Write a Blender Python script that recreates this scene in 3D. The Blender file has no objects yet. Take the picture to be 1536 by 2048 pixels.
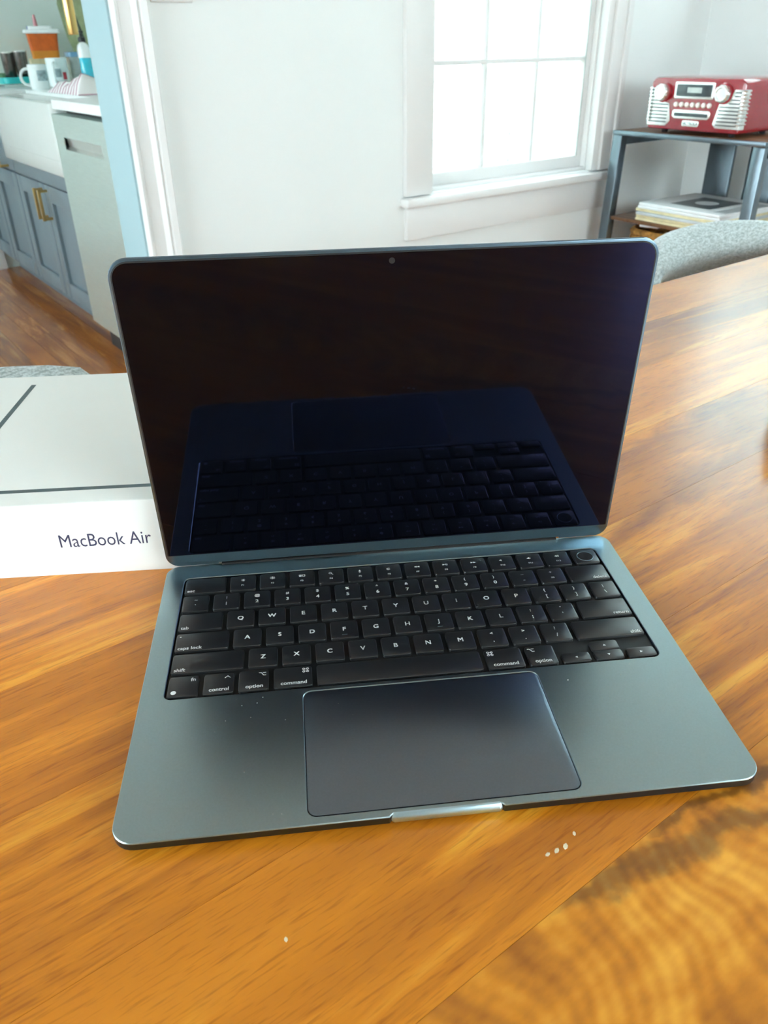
import bpy, bmesh, math, random
from mathutils import Vector, Matrix

random.seed(7)
PI = math.pi
S = bpy.context.scene
C = S.collection

# ------------------------------------------------------------------ camera
cam_d = bpy.data.cameras.new('camera')
cam = bpy.data.objects.new('camera', cam_d)
C.objects.link(cam)
S.camera = cam
cam_d.sensor_fit = 'VERTICAL'
cam_d.sensor_height = 24.0
cam_d.sensor_width = 18.0
cam_d.lens = 1570.66 / 2048 * 24.0
cam_d.clip_start = 0.02
cam_d.clip_end = 200


def cam_matrix(pos, pitch, yaw, roll):
    """level camera turned by yaw, tilted down by pitch, rolled; room axes are 30 degrees from the laptop's"""
    cy, sy = math.cos(yaw), math.sin(yaw)
    cp, sp = math.cos(pitch), math.sin(pitch)
    cr, sr = math.cos(roll), math.sin(roll)
    rz = Matrix(((cy, sy, 0), (-sy, cy, 0), (0, 0, 1)))
    r0 = Matrix(((1, 0, 0), (0, 0, -1), (0, 1, 0)))
    rx = Matrix(((1, 0, 0), (0, cp, -sp), (0, sp, cp)))
    rr = Matrix(((cr, -sr, 0), (sr, cr, 0), (0, 0, 1)))
    r = rr @ rx @ r0 @ rz                       # laptop axes -> camera (x right, y down, z ahead)
    a = math.radians(30)
    m = Matrix(((math.cos(a), -math.sin(a), 0), (math.sin(a), math.cos(a), 0), (0, 0, 1)))
    r = r @ m                                   # room axes -> camera
    rot = Matrix((r[0], -r[1], -r[2])).transposed()
    return Matrix.Translation(pos) @ rot.to_4x4()


cam.matrix_world = cam_matrix(Vector((-0.03017, -0.25213, 1.05855)), 0.53796, -0.10419, -0.01672)
cam_d.dof.use_dof = True
cam_d.dof.focus_distance = 0.47
cam_d.dof.aperture_fstop = 14.0

# ------------------------------------------------------------------ world, daylight, exposure
W = bpy.data.worlds.new('world')
S.world = W
W.use_nodes = True
bg = W.node_tree.nodes['Background']
bg.inputs[0].default_value = (0.84, 0.94, 1.0, 1)
bg.inputs[1].default_value = 6.0
S.view_settings.view_transform = 'Standard'
S.view_settings.look = 'None'
S.view_settings.gamma = 1.0
S.view_settings.use_curve_mapping = False
S.view_settings.exposure = 1.62
S.cycles.use_denoising = True
S.cycles.max_bounces = 10
S.cycles.diffuse_bounces = 6
S.cycles.sample_clamp_indirect = 8.0


# openings: (plane axis, plane coordinate, lo, hi, z0, z1)
WIN_R = (0.80, 1.76, 1.36, 2.45)       # right wall, high by the corner (v range, z range)
WIN_R_FILL = (-1.7, -0.1, 0.6, 2.2)       # right wall, nearer; unseen, added to keep light from the right
WIN_L2 = (-0.4, 1.6, 0.4, 2.35)        # left wall
WIN_B = (0.0, 2.6, 1.2, 2.35)        # wall behind the camera (u range)
WIN_K = (2.4, 4.4, 0.95, 2.3)         # kitchen left wall
WIN_1 = (1.735, 2.53, 0.63, 2.05)     # the window in view


# ------------------------------------------------------------------ materials
def mat(name, col, rough=0.5, metal=0.0, spec=0.5, coat=0.0, coat_rough=0.1, var=0.04, nscale=30.0,
        bump=0.0, bscale=200.0, tint=None, sheen=0.0, stretch=None):
    m = bpy.data.materials.new(name)
    m.use_nodes = True
    nt = m.node_tree
    p = nt.nodes['Principled BSDF']
    p.inputs['Roughness'].default_value = rough
    p.inputs['Metallic'].default_value = metal
    p.inputs['Specular IOR Level'].default_value = spec
    p.inputs['Coat Weight'].default_value = coat
    p.inputs['Coat Roughness'].default_value = coat_rough
    p.inputs['Sheen Weight'].default_value = sheen
    if tint:
        p.inputs['Specular Tint'].default_value = (*tint, 1)
    tc = nt.nodes.new('ShaderNodeTexCoord')
    vec = tc.outputs['Object']
    if stretch:
        mp = nt.nodes.new('ShaderNodeMapping')
        mp.inputs['Scale'].default_value = stretch
        nt.links.new(vec, mp.inputs['Vector'])
        vec = mp.outputs['Vector']
    n = nt.nodes.new('ShaderNodeTexNoise')
    n.inputs['Scale'].default_value = nscale
    n.inputs['Detail'].default_value = 4
    nt.links.new(vec, n.inputs['Vector'])
    r = nt.nodes.new('ShaderNodeValToRGB')
    r.color_ramp.elements[0].position = 0.3
    r.color_ramp.elements[1].position = 0.7
    r.color_ramp.elements[0].color = (*[max(0, c * (1 - var)) for c in col], 1)
    r.color_ramp.elements[1].color = (*[min(1, c * (1 + var)) for c in col], 1)
    nt.links.new(n.outputs['Fac'], r.inputs['Fac'])
    nt.links.new(r.outputs['Color'], p.inputs['Base Color'])
    if bump:
        n2 = nt.nodes.new('ShaderNodeTexNoise')
        n2.inputs['Scale'].default_value = bscale
        n2.inputs['Detail'].default_value = 3
        nt.links.new(vec, n2.inputs['Vector'])
        b = nt.nodes.new('ShaderNodeBump')
        b.inputs['Strength'].default_value = bump
        b.inputs['Distance'].default_value = 0.001
        nt.links.new(n2.outputs['Fac'], b.inputs['Height'])
        nt.links.new(b.outputs['Normal'], p.inputs['Normal'])
    return m


def wood(name, dark, mid, light, axis='x', ring=9.0, distort=1.6, coat=1.0, coat_rough=0.18, rough=0.45, swirl=0.0,
         coat_ior=1.5, spread=0.22):
    m = bpy.data.materials.new(name)
    m.use_nodes = True
    nt = m.node_tree
    L = nt.links.new
    p = nt.nodes['Principled BSDF']
    p.inputs['Roughness'].default_value = rough
    p.inputs['Coat Weight'].default_value = coat
    p.inputs['Coat Roughness'].default_value = coat_rough
    p.inputs['Coat IOR'].default_value = coat_ior
    p.inputs['Specular IOR Level'].default_value = 0.15
    tc = nt.nodes.new('ShaderNodeTexCoord')
    oi = nt.nodes.new('ShaderNodeObjectInfo')
    mul = nt.nodes.new('ShaderNodeMath'); mul.operation = 'MULTIPLY'; mul.inputs[1].default_value = 37.0
    L(oi.outputs['Random'], mul.inputs[0])
    comb = nt.nodes.new('ShaderNodeCombineXYZ')
    for k in range(3):
        L(mul.outputs[0], comb.inputs[k])
    add = nt.nodes.new('ShaderNodeVectorMath'); add.operation = 'ADD'
    L(tc.outputs['Object'], add.inputs[0]); L(comb.outputs[0], add.inputs[1])
    src = add.outputs[0]

    def mapped(s):
        mp = nt.nodes.new('ShaderNodeMapping')
        mp.inputs['Scale'].default_value = s if axis == 'x' else (s[1], s[0], s[2])
        L(src, mp.inputs['Vector'])
        return mp.outputs[0]
    # broad figure: bands across the grain, bent by a slow noise
    n0 = nt.nodes.new('ShaderNodeTexNoise')
    n0.inputs['Scale'].default_value = 1.0; n0.inputs['Detail'].default_value = 2
    L(mapped((2.2 + 5 * swirl, 9.0, 3)), n0.inputs['Vector'])
    n1 = nt.nodes.new('ShaderNodeTexNoise')
    n1.inputs['Scale'].default_value = 1.0; n1.inputs['Detail'].default_value = 7; n1.inputs['Roughness'].default_value = 0.62
    n1.inputs['Distortion'].default_value = distort
    L(mapped((1.6 + 6 * swirl, ring * 3.2, 4)), n1.inputs['Vector'])
    wv = nt.nodes.new('ShaderNodeMath'); wv.operation = 'MULTIPLY_ADD'
    wv.inputs[1].default_value = 1.0 + 1.2 * swirl
    L(n0.outputs['Fac'], wv.inputs[0]); L(n1.outputs['Fac'], wv.inputs[2])
    rings = nt.nodes.new('ShaderNodeMath'); rings.operation = 'MULTIPLY'; rings.inputs[1].default_value = 11.0 + 16 * swirl
    L(wv.outputs[0], rings.inputs[0])
    sn = nt.nodes.new('ShaderNodeMath'); sn.operation = 'SINE'
    L(rings.outputs[0], sn.inputs[0])
    mix0 = nt.nodes.new('ShaderNodeMath'); mix0.operation = 'MULTIPLY_ADD'
    mix0.inputs[1].default_value = 0.10; L(sn.outputs[0], mix0.inputs[0]); L(n1.outputs['Fac'], mix0.inputs[2])
    ramp = nt.nodes.new('ShaderNodeValToRGB')
    e = ramp.color_ramp.elements
    e[0].position = 0.5 - spread; e[0].color = (*dark, 1)
    e[1].position = 0.5 + spread; e[1].color = (*light, 1)
    k = e.new(0.5); k.color = (*mid, 1)
    L(mix0.outputs[0], ramp.inputs['Fac'])
    # pores: short fine dashes
    n2 = nt.nodes.new('ShaderNodeTexNoise')
    n2.inputs['Scale'].default_value = 1.0; n2.inputs['Detail'].default_value = 2
    L(mapped((60, 700, 60)), n2.inputs['Vector'])
    pr = nt.nodes.new('ShaderNodeValToRGB')
    pr.color_ramp.elements[0].position = 0.28; pr.color_ramp.elements[0].color = (0.68, 0.60, 0.52, 1)
    pr.color_ramp.elements[1].position = 0.47; pr.color_ramp.elements[1].color = (1, 1, 1, 1)
    L(n2.outputs['Fac'], pr.inputs['Fac'])
    mx = nt.nodes.new('ShaderNodeMix'); mx.data_type = 'RGBA'; mx.blend_type = 'MULTIPLY'
    mx.inputs['Factor'].default_value = 0.85
    L(ramp.outputs['Color'], mx.inputs['A']); L(pr.outputs['Color'], mx.inputs['B'])
    # board to board tone
    hs = nt.nodes.new('ShaderNodeHueSaturation')
    mr = nt.nodes.new('ShaderNodeMapRange')
    mr.inputs['To Min'].default_value = 0.78; mr.inputs['To Max'].default_value = 1.18
    L(oi.outputs['Random'], mr.inputs['Value']); L(mr.outputs[0], hs.inputs['Value'])
    L(mx.outputs['Result'], hs.inputs['Color'])
    L(hs.outputs['Color'], p.inputs['Base Color'])
    b = nt.nodes.new('ShaderNodeBump'); b.inputs['Strength'].default_value = 0.12; b.inputs['Distance'].default_value = 0.0004
    L(n2.outputs['Fac'], b.inputs['Height']); L(b.outputs['Normal'], p.inputs['Normal'])
    return m


def figured_wood(name):
    """the plank with swirling rings round a knot and grey mineral streaks"""
    m = bpy.data.materials.new(name); m.use_nodes = True
    nt = m.node_tree; L = nt.links.new; N = nt.nodes.new
    p = nt.nodes['Principled BSDF']
    p.inputs['Roughness'].default_value = 0.45; p.inputs['Specular IOR Level'].default_value = 0.15
    p.inputs['Coat Weight'].default_value = 1.0; p.inputs['Coat Roughness'].default_value = 0.24; p.inputs['Coat IOR'].default_value = 1.5
    tc = N('ShaderNodeTexCoord')

    def noise(scale, detail, sc=1.0, off=(0, 0, 0), dist=0.0):
        mp = N('ShaderNodeMapping'); mp.inputs['Scale'].default_value = scale; mp.inputs['Location'].default_value = off
        L(tc.outputs['Object'], mp.inputs['Vector'])
        n = N('ShaderNodeTexNoise'); n.inputs['Scale'].default_value = sc; n.inputs['Detail'].default_value = detail
        n.inputs['Distortion'].default_value = dist
        L(mp.outputs[0], n.inputs['Vector'])
        return n.outputs['Fac']

    def math_(op, a, b=None, c=None):
        k = N('ShaderNodeMath'); k.operation = op
        for i, x in enumerate((a, b, c)):
            if x is None: continue
            if isinstance(x, (int, float)): k.inputs[i].default_value = x
            else: L(x, k.inputs[i])
        return k.outputs[0]
    sx = N('ShaderNodeSeparateXYZ'); L(tc.outputs['Object'], sx.inputs[0])
    X, Y = sx.outputs['X'], sx.outputs['Y']
    low = noise((5, 8, 1), 1.5, off=(1.3, 4.1, 0), dist=0.3)
    across = math_('ADD', math_('MULTIPLY_ADD', X, 0.80, math_('MULTIPLY', Y, -0.45)), math_('MULTIPLY', low, 0.16))
    rings = math_('SINE', math_('MULTIPLY', across, 760.0))
    broad = math_('SINE', math_('MULTIPLY', across, 210.0))
    fine = noise((40, 90, 1), 5)
    patch = noise((7, 11, 1), 2, off=(7.7, 2.2, 0))
    v1 = math_('MULTIPLY_ADD', rings, math_('MULTIPLY', patch, 0.055), math_('MULTIPLY', fine, 0.45))
    v2 = math_('MULTIPLY_ADD', broad, 0.045, math_('MULTIPLY', patch, 0.55))
    val = math_('ADD', v1, v2)
    r = N('ShaderNodeValToRGB'); e = r.color_ramp.elements
    e[0].position = 0.33; e[0].color = (0.36, 0.115, 0.010, 1); e[1].position = 0.68; e[1].color = (0.94, 0.44, 0.05, 1)
    k = e.new(0.5); k.color = (0.68, 0.245, 0.014, 1)
    L(val, r.inputs['Fac'])
    # two grey mineral streaks that run into the plank from its far edge
    wob = math_('MULTIPLY_ADD', noise((38, 38, 1), 4, off=(2.1, 0.4, 0)), 0.034, -0.017)

    def streak(y0, x0, slope, half):
        d_ = math_('ADD', math_('SUBTRACT', Y, y0), math_('MULTIPLY', math_('SUBTRACT', X, x0), slope))
        d_ = math_('ABSOLUTE', math_('ADD', d_, wob))
        mr = N('ShaderNodeMapRange'); mr.interpolation_type = 'SMOOTHSTEP'
        mr.inputs['From Min'].default_value = half * 0.3; mr.inputs['From Max'].default_value = half * 2.0
        mr.inputs['To Min'].default_value = 0.30; mr.inputs['To Max'].default_value = 1.0
        L(d_, mr.inputs['Value'])
        g = N('ShaderNodeMapRange'); g.interpolation_type = 'SMOOTHSTEP'
        g.inputs['From Min'].default_value = x0 - 0.035; g.inputs['From Max'].default_value = x0 - 0.005
        g.inputs['To Min'].default_value = 1.0; g.inputs['To Max'].default_value = 0.0
        L(X, g.inputs['Value'])
        return math_('MAXIMUM', mr.outputs[0], g.outputs[0])
    dark = math_('MULTIPLY', streak(0.0885, 0.785, 0.26, 0.0045), streak(0.0885, 0.845, 0.13, 0.0025))
    cr = N('ShaderNodeValToRGB'); cr.color_ramp.elements[0].color = (0.20, 0.22, 0.6, 1); cr.color_ramp.elements[1].color = (1, 1, 1, 1)
    L(dark, cr.inputs['Fac'])
    mx = N('ShaderNodeMix'); mx.data_type = 'RGBA'; mx.blend_type = 'MULTIPLY'; mx.inputs['Factor'].default_value = 1.0
    L(r.outputs['Color'], mx.inputs['A']); L(cr.outputs['Color'], mx.inputs['B'])
    L(mx.outputs['Result'], p.inputs['Base Color'])
    return m


def fabric(name, c1, c2, scale=700):
    m = bpy.data.materials.new(name)
    m.use_nodes = True
    nt = m.node_tree
    L = nt.links.new
    p = nt.nodes['Principled BSDF']
    p.inputs['Roughness'].default_value = 0.9
    p.inputs['Sheen Weight'].default_value = 0.3
    tc = nt.nodes.new('ShaderNodeTexCoord')
    outs = []
    for s in ((170, 45, 420), (45, 170, 110)):
        mp = nt.nodes.new('ShaderNodeMapping'); mp.inputs['Scale'].default_value = s
        L(tc.outputs['Object'], mp.inputs['Vector'])
        n = nt.nodes.new('ShaderNodeTexNoise'); n.inputs['Scale'].default_value = scale / 300; n.inputs['Detail'].default_value = 3
        L(mp.outputs[0], n.inputs['Vector']); outs.append(n.outputs['Fac'])
    a = nt.nodes.new('ShaderNodeMath'); a.operation = 'ADD'
    L(outs[0], a.inputs[0]); L(outs[1], a.inputs[1])
    h = nt.nodes.new('ShaderNodeMath'); h.operation = 'MULTIPLY'; h.inputs[1].default_value = 0.5
    L(a.outputs[0], h.inputs[0])
    r = nt.nodes.new('ShaderNodeValToRGB')
    r.color_ramp.elements[0].position = 0.40; r.color_ramp.elements[0].color = (*c1, 1)
    r.color_ramp.elements[1].position = 0.60; r.color_ramp.elements[1].color = (*c2, 1)
    L(h.outputs[0], r.inputs['Fac']); L(r.outputs[0], p.inputs['Base Color'])
    b = nt.nodes.new('ShaderNodeBump'); b.inputs['Strength'].default_value = 0.5; b.inputs['Distance'].default_value = 0.001
    L(h.outputs[0], b.inputs['Height']); L(b.outputs['Normal'], p.inputs['Normal'])
    return m


def glass_mat(name, tint=(0.96, 0.99, 0.985)):
    m = bpy.data.materials.new(name)
    m.use_nodes = True
    nt = m.node_tree
    nt.nodes.remove(nt.nodes['Principled BSDF'])
    out = nt.nodes['Material Output']
    t = nt.nodes.new('ShaderNodeBsdfTransparent'); t.inputs[0].default_value = (*tint, 1)
    g = nt.nodes.new('ShaderNodeBsdfGlossy'); g.inputs['Roughness'].default_value = 0.01
    lw = nt.nodes.new('ShaderNodeLayerWeight'); lw.inputs['Blend'].default_value = 0.5
    pw = nt.nodes.new('ShaderNodeMath'); pw.operation = 'POWER'; pw.inputs[1].default_value = 5.0
    nt.links.new(lw.outputs['Facing'], pw.inputs[0])
    f = nt.nodes.new('ShaderNodeMath'); f.operation = 'MULTIPLY_ADD'; f.inputs[1].default_value = 0.9; f.inputs[2].default_value = 0.04
    nt.links.new(pw.outputs[0], f.inputs[0])
    mx = nt.nodes.new('ShaderNodeMixShader')
    nt.links.new(f.outputs[0], mx.inputs[0]); nt.links.new(t.outputs[0], mx.inputs[1]); nt.links.new(g.outputs[0], mx.inputs[2])
    nt.links.new(mx.outputs[0], out.inputs['Surface'])
    return m


M = {}
M['wall'] = mat('wall_paint', (0.735, 0.76, 0.75), 0.55, var=0.012, nscale=3, bump=0.05, bscale=120)
M['trim'] = mat('trim_paint', (0.70, 0.70, 0.69), 0.30, var=0.01, nscale=5)
M['jamb'] = mat('jamb_cool_light', (0.30, 0.44, 0.48), 0.35, var=0.01, nscale=5)  # cool light from the kitchen is put into this colour
M['ceiling'] = mat('ceiling_paint', (0.58, 0.58, 0.57), 0.7, var=0.01)
M['kwall'] = mat('kitchen_wall_paint', (0.70, 0.80, 0.77), 0.5, var=0.015, nscale=4)
M['floor'] = wood('floor_wood', (0.26, 0.075, 0.010), (0.46, 0.15, 0.02), (0.62, 0.27, 0.07), axis='y', ring=6, coat=1.0, coat_rough=0.16)
M['subfloor'] = mat('floor_joint', (0.05, 0.022, 0.01), 0.7)
TW = ((0.36, 0.100, 0.006), (0.77, 0.262, 0.011), (0.99, 0.455, 0.040))
M['table'] = wood('table_walnut', *TW, ring=6, coat_rough=0.26, coat_ior=1.5)
M['table_swirl'] = figured_wood('table_walnut_figured')
M['joint'] = mat('table_glue_joint', (0.10, 0.04, 0.012), 0.6)
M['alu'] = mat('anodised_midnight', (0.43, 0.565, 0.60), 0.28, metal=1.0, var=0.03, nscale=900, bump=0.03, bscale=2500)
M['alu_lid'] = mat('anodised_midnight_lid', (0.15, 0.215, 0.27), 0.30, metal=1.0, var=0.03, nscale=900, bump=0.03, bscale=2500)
M['alu_shaded'] = mat('anodised_midnight_shaded', (0.07, 0.10, 0.14), 0.30, metal=1.0, var=0.03, nscale=900)  # same metal as the deck, darker: shade of the sides put into the colour
M['alu_notch_lit'] = mat('notch_sky_glow', (0.60, 0.84, 0.96), 0.3, metal=1.0, var=0.02)  # lit copy of the laptop metal: reflected sky is put into the colour
M['trackpad'] = mat('trackpad_glass', (0.22, 0.27, 0.32), 0.33, metal=1.0, var=0.03, nscale=900)
M['well'] = mat('keyboard_well_black', (0.010, 0.011, 0.012), 0.5)
M['key'] = mat('key_black', (0.012, 0.013, 0.014), 0.34, spec=0.7, coat=0.6, coat_rough=0.38, var=0.08, nscale=300)
M['legend'] = mat('legend_white', (0.85, 0.88, 0.88), 0.5, var=0.01)
M['dust'] = mat('dust_pale', (0.7, 0.7, 0.66), 0.8)
M['screen'] = mat('screen_glass', (0.0012, 0.0016, 0.0028), 0.035, spec=0.50, var=0.01, tint=(0.36, 0.38, 1.0))
M['gasket_or_shade'] = mat('black_gasket', (0.008, 0.008, 0.009), 0.6)
M['hinge'] = mat('hinge_black', (0.01, 0.01, 0.011), 0.5)
M['carton'] = mat('white_carton', (0.84, 0.85, 0.82), 0.45, var=0.01, nscale=12, bump=0.02)
M['ink'] = mat('navy_ink', (0.045, 0.05, 0.11), 0.5)
M['print'] = mat('slate_print', (0.10, 0.14, 0.15), 0.5, var=0.25, nscale=60)
M['chair'] = fabric('grey_tweed', (0.28, 0.33, 0.33), (0.60, 0.67, 0.67))
M['chairleg'] = mat('chair_leg_wood', (0.10, 0.05, 0.025), 0.4)
M['shelfmetal'] = mat('slate_metal', (0.14, 0.175, 0.20), 0.26, metal=0.8, var=0.05)
M['shelfwood'] = wood('shelf_wood', (0.10, 0.045, 0.02), (0.20, 0.10, 0.05), (0.30, 0.17, 0.09), axis='y', coat=0.3)
M['red'] = mat('red_lacquer', (0.27, 0.002, 0.012), 0.25, coat=1.0, coat_rough=0.04, var=0.03)
M['chrome'] = mat('satin_chrome', (0.80, 0.82, 0.80), 0.22, metal=0.85, var=0.02)
M['white_plastic'] = mat('ivory_plastic', (0.86, 0.84, 0.78), 0.3)
M['grille_dark'] = mat('grille_shadow', (0.05, 0.06, 0.06), 0.6)
M['display'] = mat('display_glass', (0.035, 0.05, 0.055), 0.08, var=0.3, nscale=40)
M['sleeve_w'] = mat('record_sleeve_white', (0.74, 0.77, 0.78), 0.5, var=0.04)
M['sleeve_c'] = mat('record_sleeve_cream', (0.72, 0.64, 0.40), 0.6, var=0.10, nscale=40)
M['sleeve_g'] = mat('record_sleeve_grey', (0.48, 0.52, 0.54), 0.5, var=0.08)
M['sleeve_d'] = mat('record_picture_dark', (0.07, 0.085, 0.095), 0.4, var=0.2)
M['wicker'] = mat('wicker', (0.50, 0.25, 0.06), 0.7, var=0.55, nscale=45, bump=0.4, bscale=150)
M['steel'] = mat('brushed_steel', (0.66, 0.76, 0.73), 0.36, metal=0.85, var=0.05, nscale=20, stretch=(1, 1, 30))
M['black'] = mat('black_plastic', (0.008, 0.01, 0.012), 0.4)
M['cab'] = mat('slate_cabinet_paint', (0.16, 0.21, 0.24), 0.38, var=0.03)
M['brass'] = mat('brushed_brass', (0.70, 0.47, 0.18), 0.30, metal=1.0, var=0.04)
M['quartz'] = mat('white_quartz', (0.80, 0.85, 0.84), 0.25, var=0.02, nscale=18)
M['fireclay'] = mat('white_fireclay', (0.64, 0.68, 0.66), 0.15, coat=0.5, var=0.01)
M['mug'] = mat('white_mug', (0.78, 0.86, 0.86), 0.15, coat=0.4, var=0.04)
M['mugprint'] = mat('mug_print_grey', (0.30, 0.40, 0.43), 0.3, var=0.4, nscale=60)
M['mugred'] = mat('mug_print_red', (0.55, 0.05, 0.07), 0.3)
M['soap'] = mat('blue_soap', (0.03, 0.52, 0.68), 0.12, coat=0.5)
M['soapwhite'] = mat('bottle_white', (0.85, 0.90, 0.90), 0.25)
M['orange'] = mat('orange_carton', (0.66, 0.13, 0.015), 0.4, var=0.12)
M['amber'] = mat('amber_band', (0.70, 0.27, 0.03), 0.4)
M['peach'] = mat('peach_lettering', (0.85, 0.52, 0.28), 0.5)
M['bluelogo'] = mat('blue_cap', (0.02, 0.09, 0.32), 0.3)
M['pink'] = mat('pink_plastic', (0.62, 0.25, 0.28), 0.4)
M['teal'] = mat('teal_plastic', (0.03, 0.52, 0.52), 0.3)
M['darksteel'] = mat('dark_steel', (0.16, 0.15, 0.14), 0.2, metal=0.9, var=0.3, nscale=60)
M['greyclear'] = mat('grey_plastic', (0.42, 0.47, 0.45), 0.2, var=0.25, nscale=20)
M['leaf'] = mat('olive_leaf', (0.34, 0.40, 0.22), 0.5, var=0.2)
M['leafdark'] = mat('dark_stem', (0.035, 0.055, 0.04), 0.5)
M['pot'] = mat('grey_pot', (0.35, 0.38, 0.36), 0.5)
M['greenplastic'] = mat('green_sponge', (0.10, 0.24, 0.12), 0.7, var=0.3)
M['siding'] = mat('white_siding', (0.80, 0.82, 0.82), 0.6, var=0.01)
M['added_wing'] = mat('added_wing_grey', (0.56, 0.66, 0.65), 0.7, var=0.02)  # tone of the added wing, chosen to tame the table sheen
M['ground'] = mat('pale_gravel', (0.22, 0.23, 0.20), 0.9, var=0.2)
M['crumb'] = mat('pale_crumb', (0.80, 0.68, 0.46), 0.8)
M['glass'] = glass_mat('window_glass')


def towel_mat():
    m = bpy.data.materials.new('striped_towel'); m.use_nodes = True
    nt = m.node_tree; L = nt.links.new
    p = nt.nodes['Principled BSDF']; p.inputs['Roughness'].default_value = 0.95
    tc = nt.nodes.new('ShaderNodeTexCoord'); sp = nt.nodes.new('ShaderNodeSeparateXYZ')
    L(tc.outputs['Object'], sp.inputs[0])
    k = nt.nodes.new('ShaderNodeMath'); k.operation = 'MULTIPLY'; k.inputs[1].default_value = 2 * PI / 0.034
    L(sp.outputs['Y'], k.inputs[0])
    s = nt.nodes.new('ShaderNodeMath'); s.operation = 'SINE'; L(k.outputs[0], s.inputs[0])
    r = nt.nodes.new('ShaderNodeValToRGB')
    r.color_ramp.elements[0].position = 0.38; r.color_ramp.elements[0].color = (0.82, 0.80, 0.80, 1)
    r.color_ramp.elements[1].position = 0.52; r.color_ramp.elements[1].color = (0.42, 0.19, 0.26, 1)
    L(s.outputs[0], r.inputs['Fac']); L(r.outputs[0], p.inputs['Base Color'])
    return m


M['towel'] = towel_mat()


# ------------------------------------------------------------------ mesh helpers
def rrect(x0, x1, y0, y1, r, n=5):
    """counter-clockwise rounded rectangle; r a number or (bl, br, tr, tl)"""
    rs = (r,) * 4 if not isinstance(r, (tuple, list)) else r
    out = []
    for (cx, cy, a0), rr in zip(((x0, y0, PI), (x1, y0, 1.5 * PI), (x1, y1, 0), (x0, y1, .5 * PI)), rs):
        sx = 1 if cx == x0 else -1
        sy = 1 if cy == y0 else -1
        if rr <= 0:
            out.append((cx, cy)); continue
        for k in range(n + 1):
            a = a0 + k * PI / 2 / n
            out.append((cx + sx * rr + rr * math.cos(a), cy + sy * rr + rr * math.sin(a)))
    return out


def inset(loop, d):
    """move a ccw loop inwards by d"""
    n = len(loop); out = []
    for i in range(n):
        p0, p1, p2 = Vector(loop[i - 1]), Vector(loop[i]), Vector(loop[(i + 1) % n])
        e1 = (p1 - p0); e2 = (p2 - p1)
        if e1.length < 1e-9: e1 = e2
        if e2.length < 1e-9: e2 = e1
        e1.normalize(); e2.normalize()
        n1 = Vector((-e1.y, e1.x)); n2 = Vector((-e2.y, e2.x))
        m = n1 + n2
        m = m / max(m.dot(m) / 2, 0.2) if m.length > 1e-6 else n1
        q = p1 + m * d
        out.append((q.x, q.y))
    return out


def ring_faces(bm, a, b):
    n = len(a)
    for i in range(n):
        j = (i + 1) % n
        try:
            bm.faces.new((a[i], a[j], b[j], b[i]))
        except ValueError:
            pass


def prism(bm, loop, z0, z1, bt=0.0, bb=0.0, mp=None, cap=True):
    """extrude a ccw loop from z0 to z1 with chamfers on top and bottom; mp maps (x,y,z)->world"""
    mp = mp or (lambda x, y, z: (x, y, z))
    levels = []
    if bb > 0:
        levels.append((inset(loop, bb), z0)); levels.append((loop, z0 + bb))
    else:
        levels.append((loop, z0))
    if bt > 0:
        levels.append((loop, z1 - bt)); levels.append((inset(loop, bt * 0.3), z1 - bt * 0.3)); levels.append((inset(loop, bt), z1))
    else:
        levels.append((loop, z1))
    rings = [[bm.verts.new(mp(x, y, z)) for x, y in lp] for lp, z in levels]
    for a, b in zip(rings, rings[1:]):
        ring_faces(bm, a, b)
    if cap:
        bm.faces.new(list(reversed(rings[0])))
        bm.faces.new(rings[-1])
    return rings


def plate(bm, outer, holes, z0, z1, bev=0.0003):
    """flat plate with holes; chamfered rims on top"""
    caps = []
    for lp, s in [(outer, 1)] + [(h, -1) for h in holes]:
        r0 = [bm.verts.new((x, y, z0)) for x, y in lp]
        r1 = [bm.verts.new((x, y, z1 - bev)) for x, y in lp]
        r2 = [bm.verts.new((x, y, z1)) for x, y in inset(lp, bev * s)]
        if s > 0:
            ring_faces(bm, r0, r1); ring_faces(bm, r1, r2)
        else:
            ring_faces(bm, r1, r0); ring_faces(bm, r2, r1)
        caps.append((r0, r2))
    for idx in (0, 1):
        edges = []
        for c in caps:
            r = c[idx]
            for i in range(len(r)):
                e = bm.edges.get((r[i], r[(i + 1) % len(r)])) or bm.edges.new((r[i], r[(i + 1) % len(r)]))
                edges.append(e)
        res = bmesh.ops.triangle_fill(bm, edges=edges, use_beauty=True, use_dissolve=False)
        for f in res['geom']:
            if isinstance(f, bmesh.types.BMFace):
                f.normal_update()
                if (f.normal.z < 0) == (idx == 1):
                    f.normal_flip()


def box(bm, x0, x1, y0, y1, z0, z1, bev=0.0):
    v = [bm.verts.new((x, y, z)) for z in (z0, z1) for x, y in ((x0, y0), (x1, y0), (x1, y1), (x0, y1))]
    fs = [bm.faces.new([v[i] for i in q]) for q in ((3, 2, 1, 0), (4, 5, 6, 7), (0, 1, 5, 4), (1, 2, 6, 5), (2, 3, 7, 6), (3, 0, 4, 7))]
    if bev:
        es = list({e for f in fs for e in f.edges})
        bmesh.ops.bevel(bm, geom=es, offset=bev, segments=2, affect='EDGES', profile=0.5)


def lathe(bm, prof, seg=24, cx=0, cy=0, cap0=True, cap1=True, sq=None):
    rings = []
    for r, z in prof:
        ring = []
        for k in range(seg):
            a = 2 * PI * k / seg
            ring.append(bm.verts.new((cx + r * math.cos(a), cy + r * math.sin(a) * (sq or 1), z)))
        rings.append(ring)
    for a, b in zip(rings, rings[1:]):
        ring_faces(bm, a, b)
    if cap0: bm.faces.new(list(reversed(rings[0])))
    if cap1: bm.faces.new(rings[-1])


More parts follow.
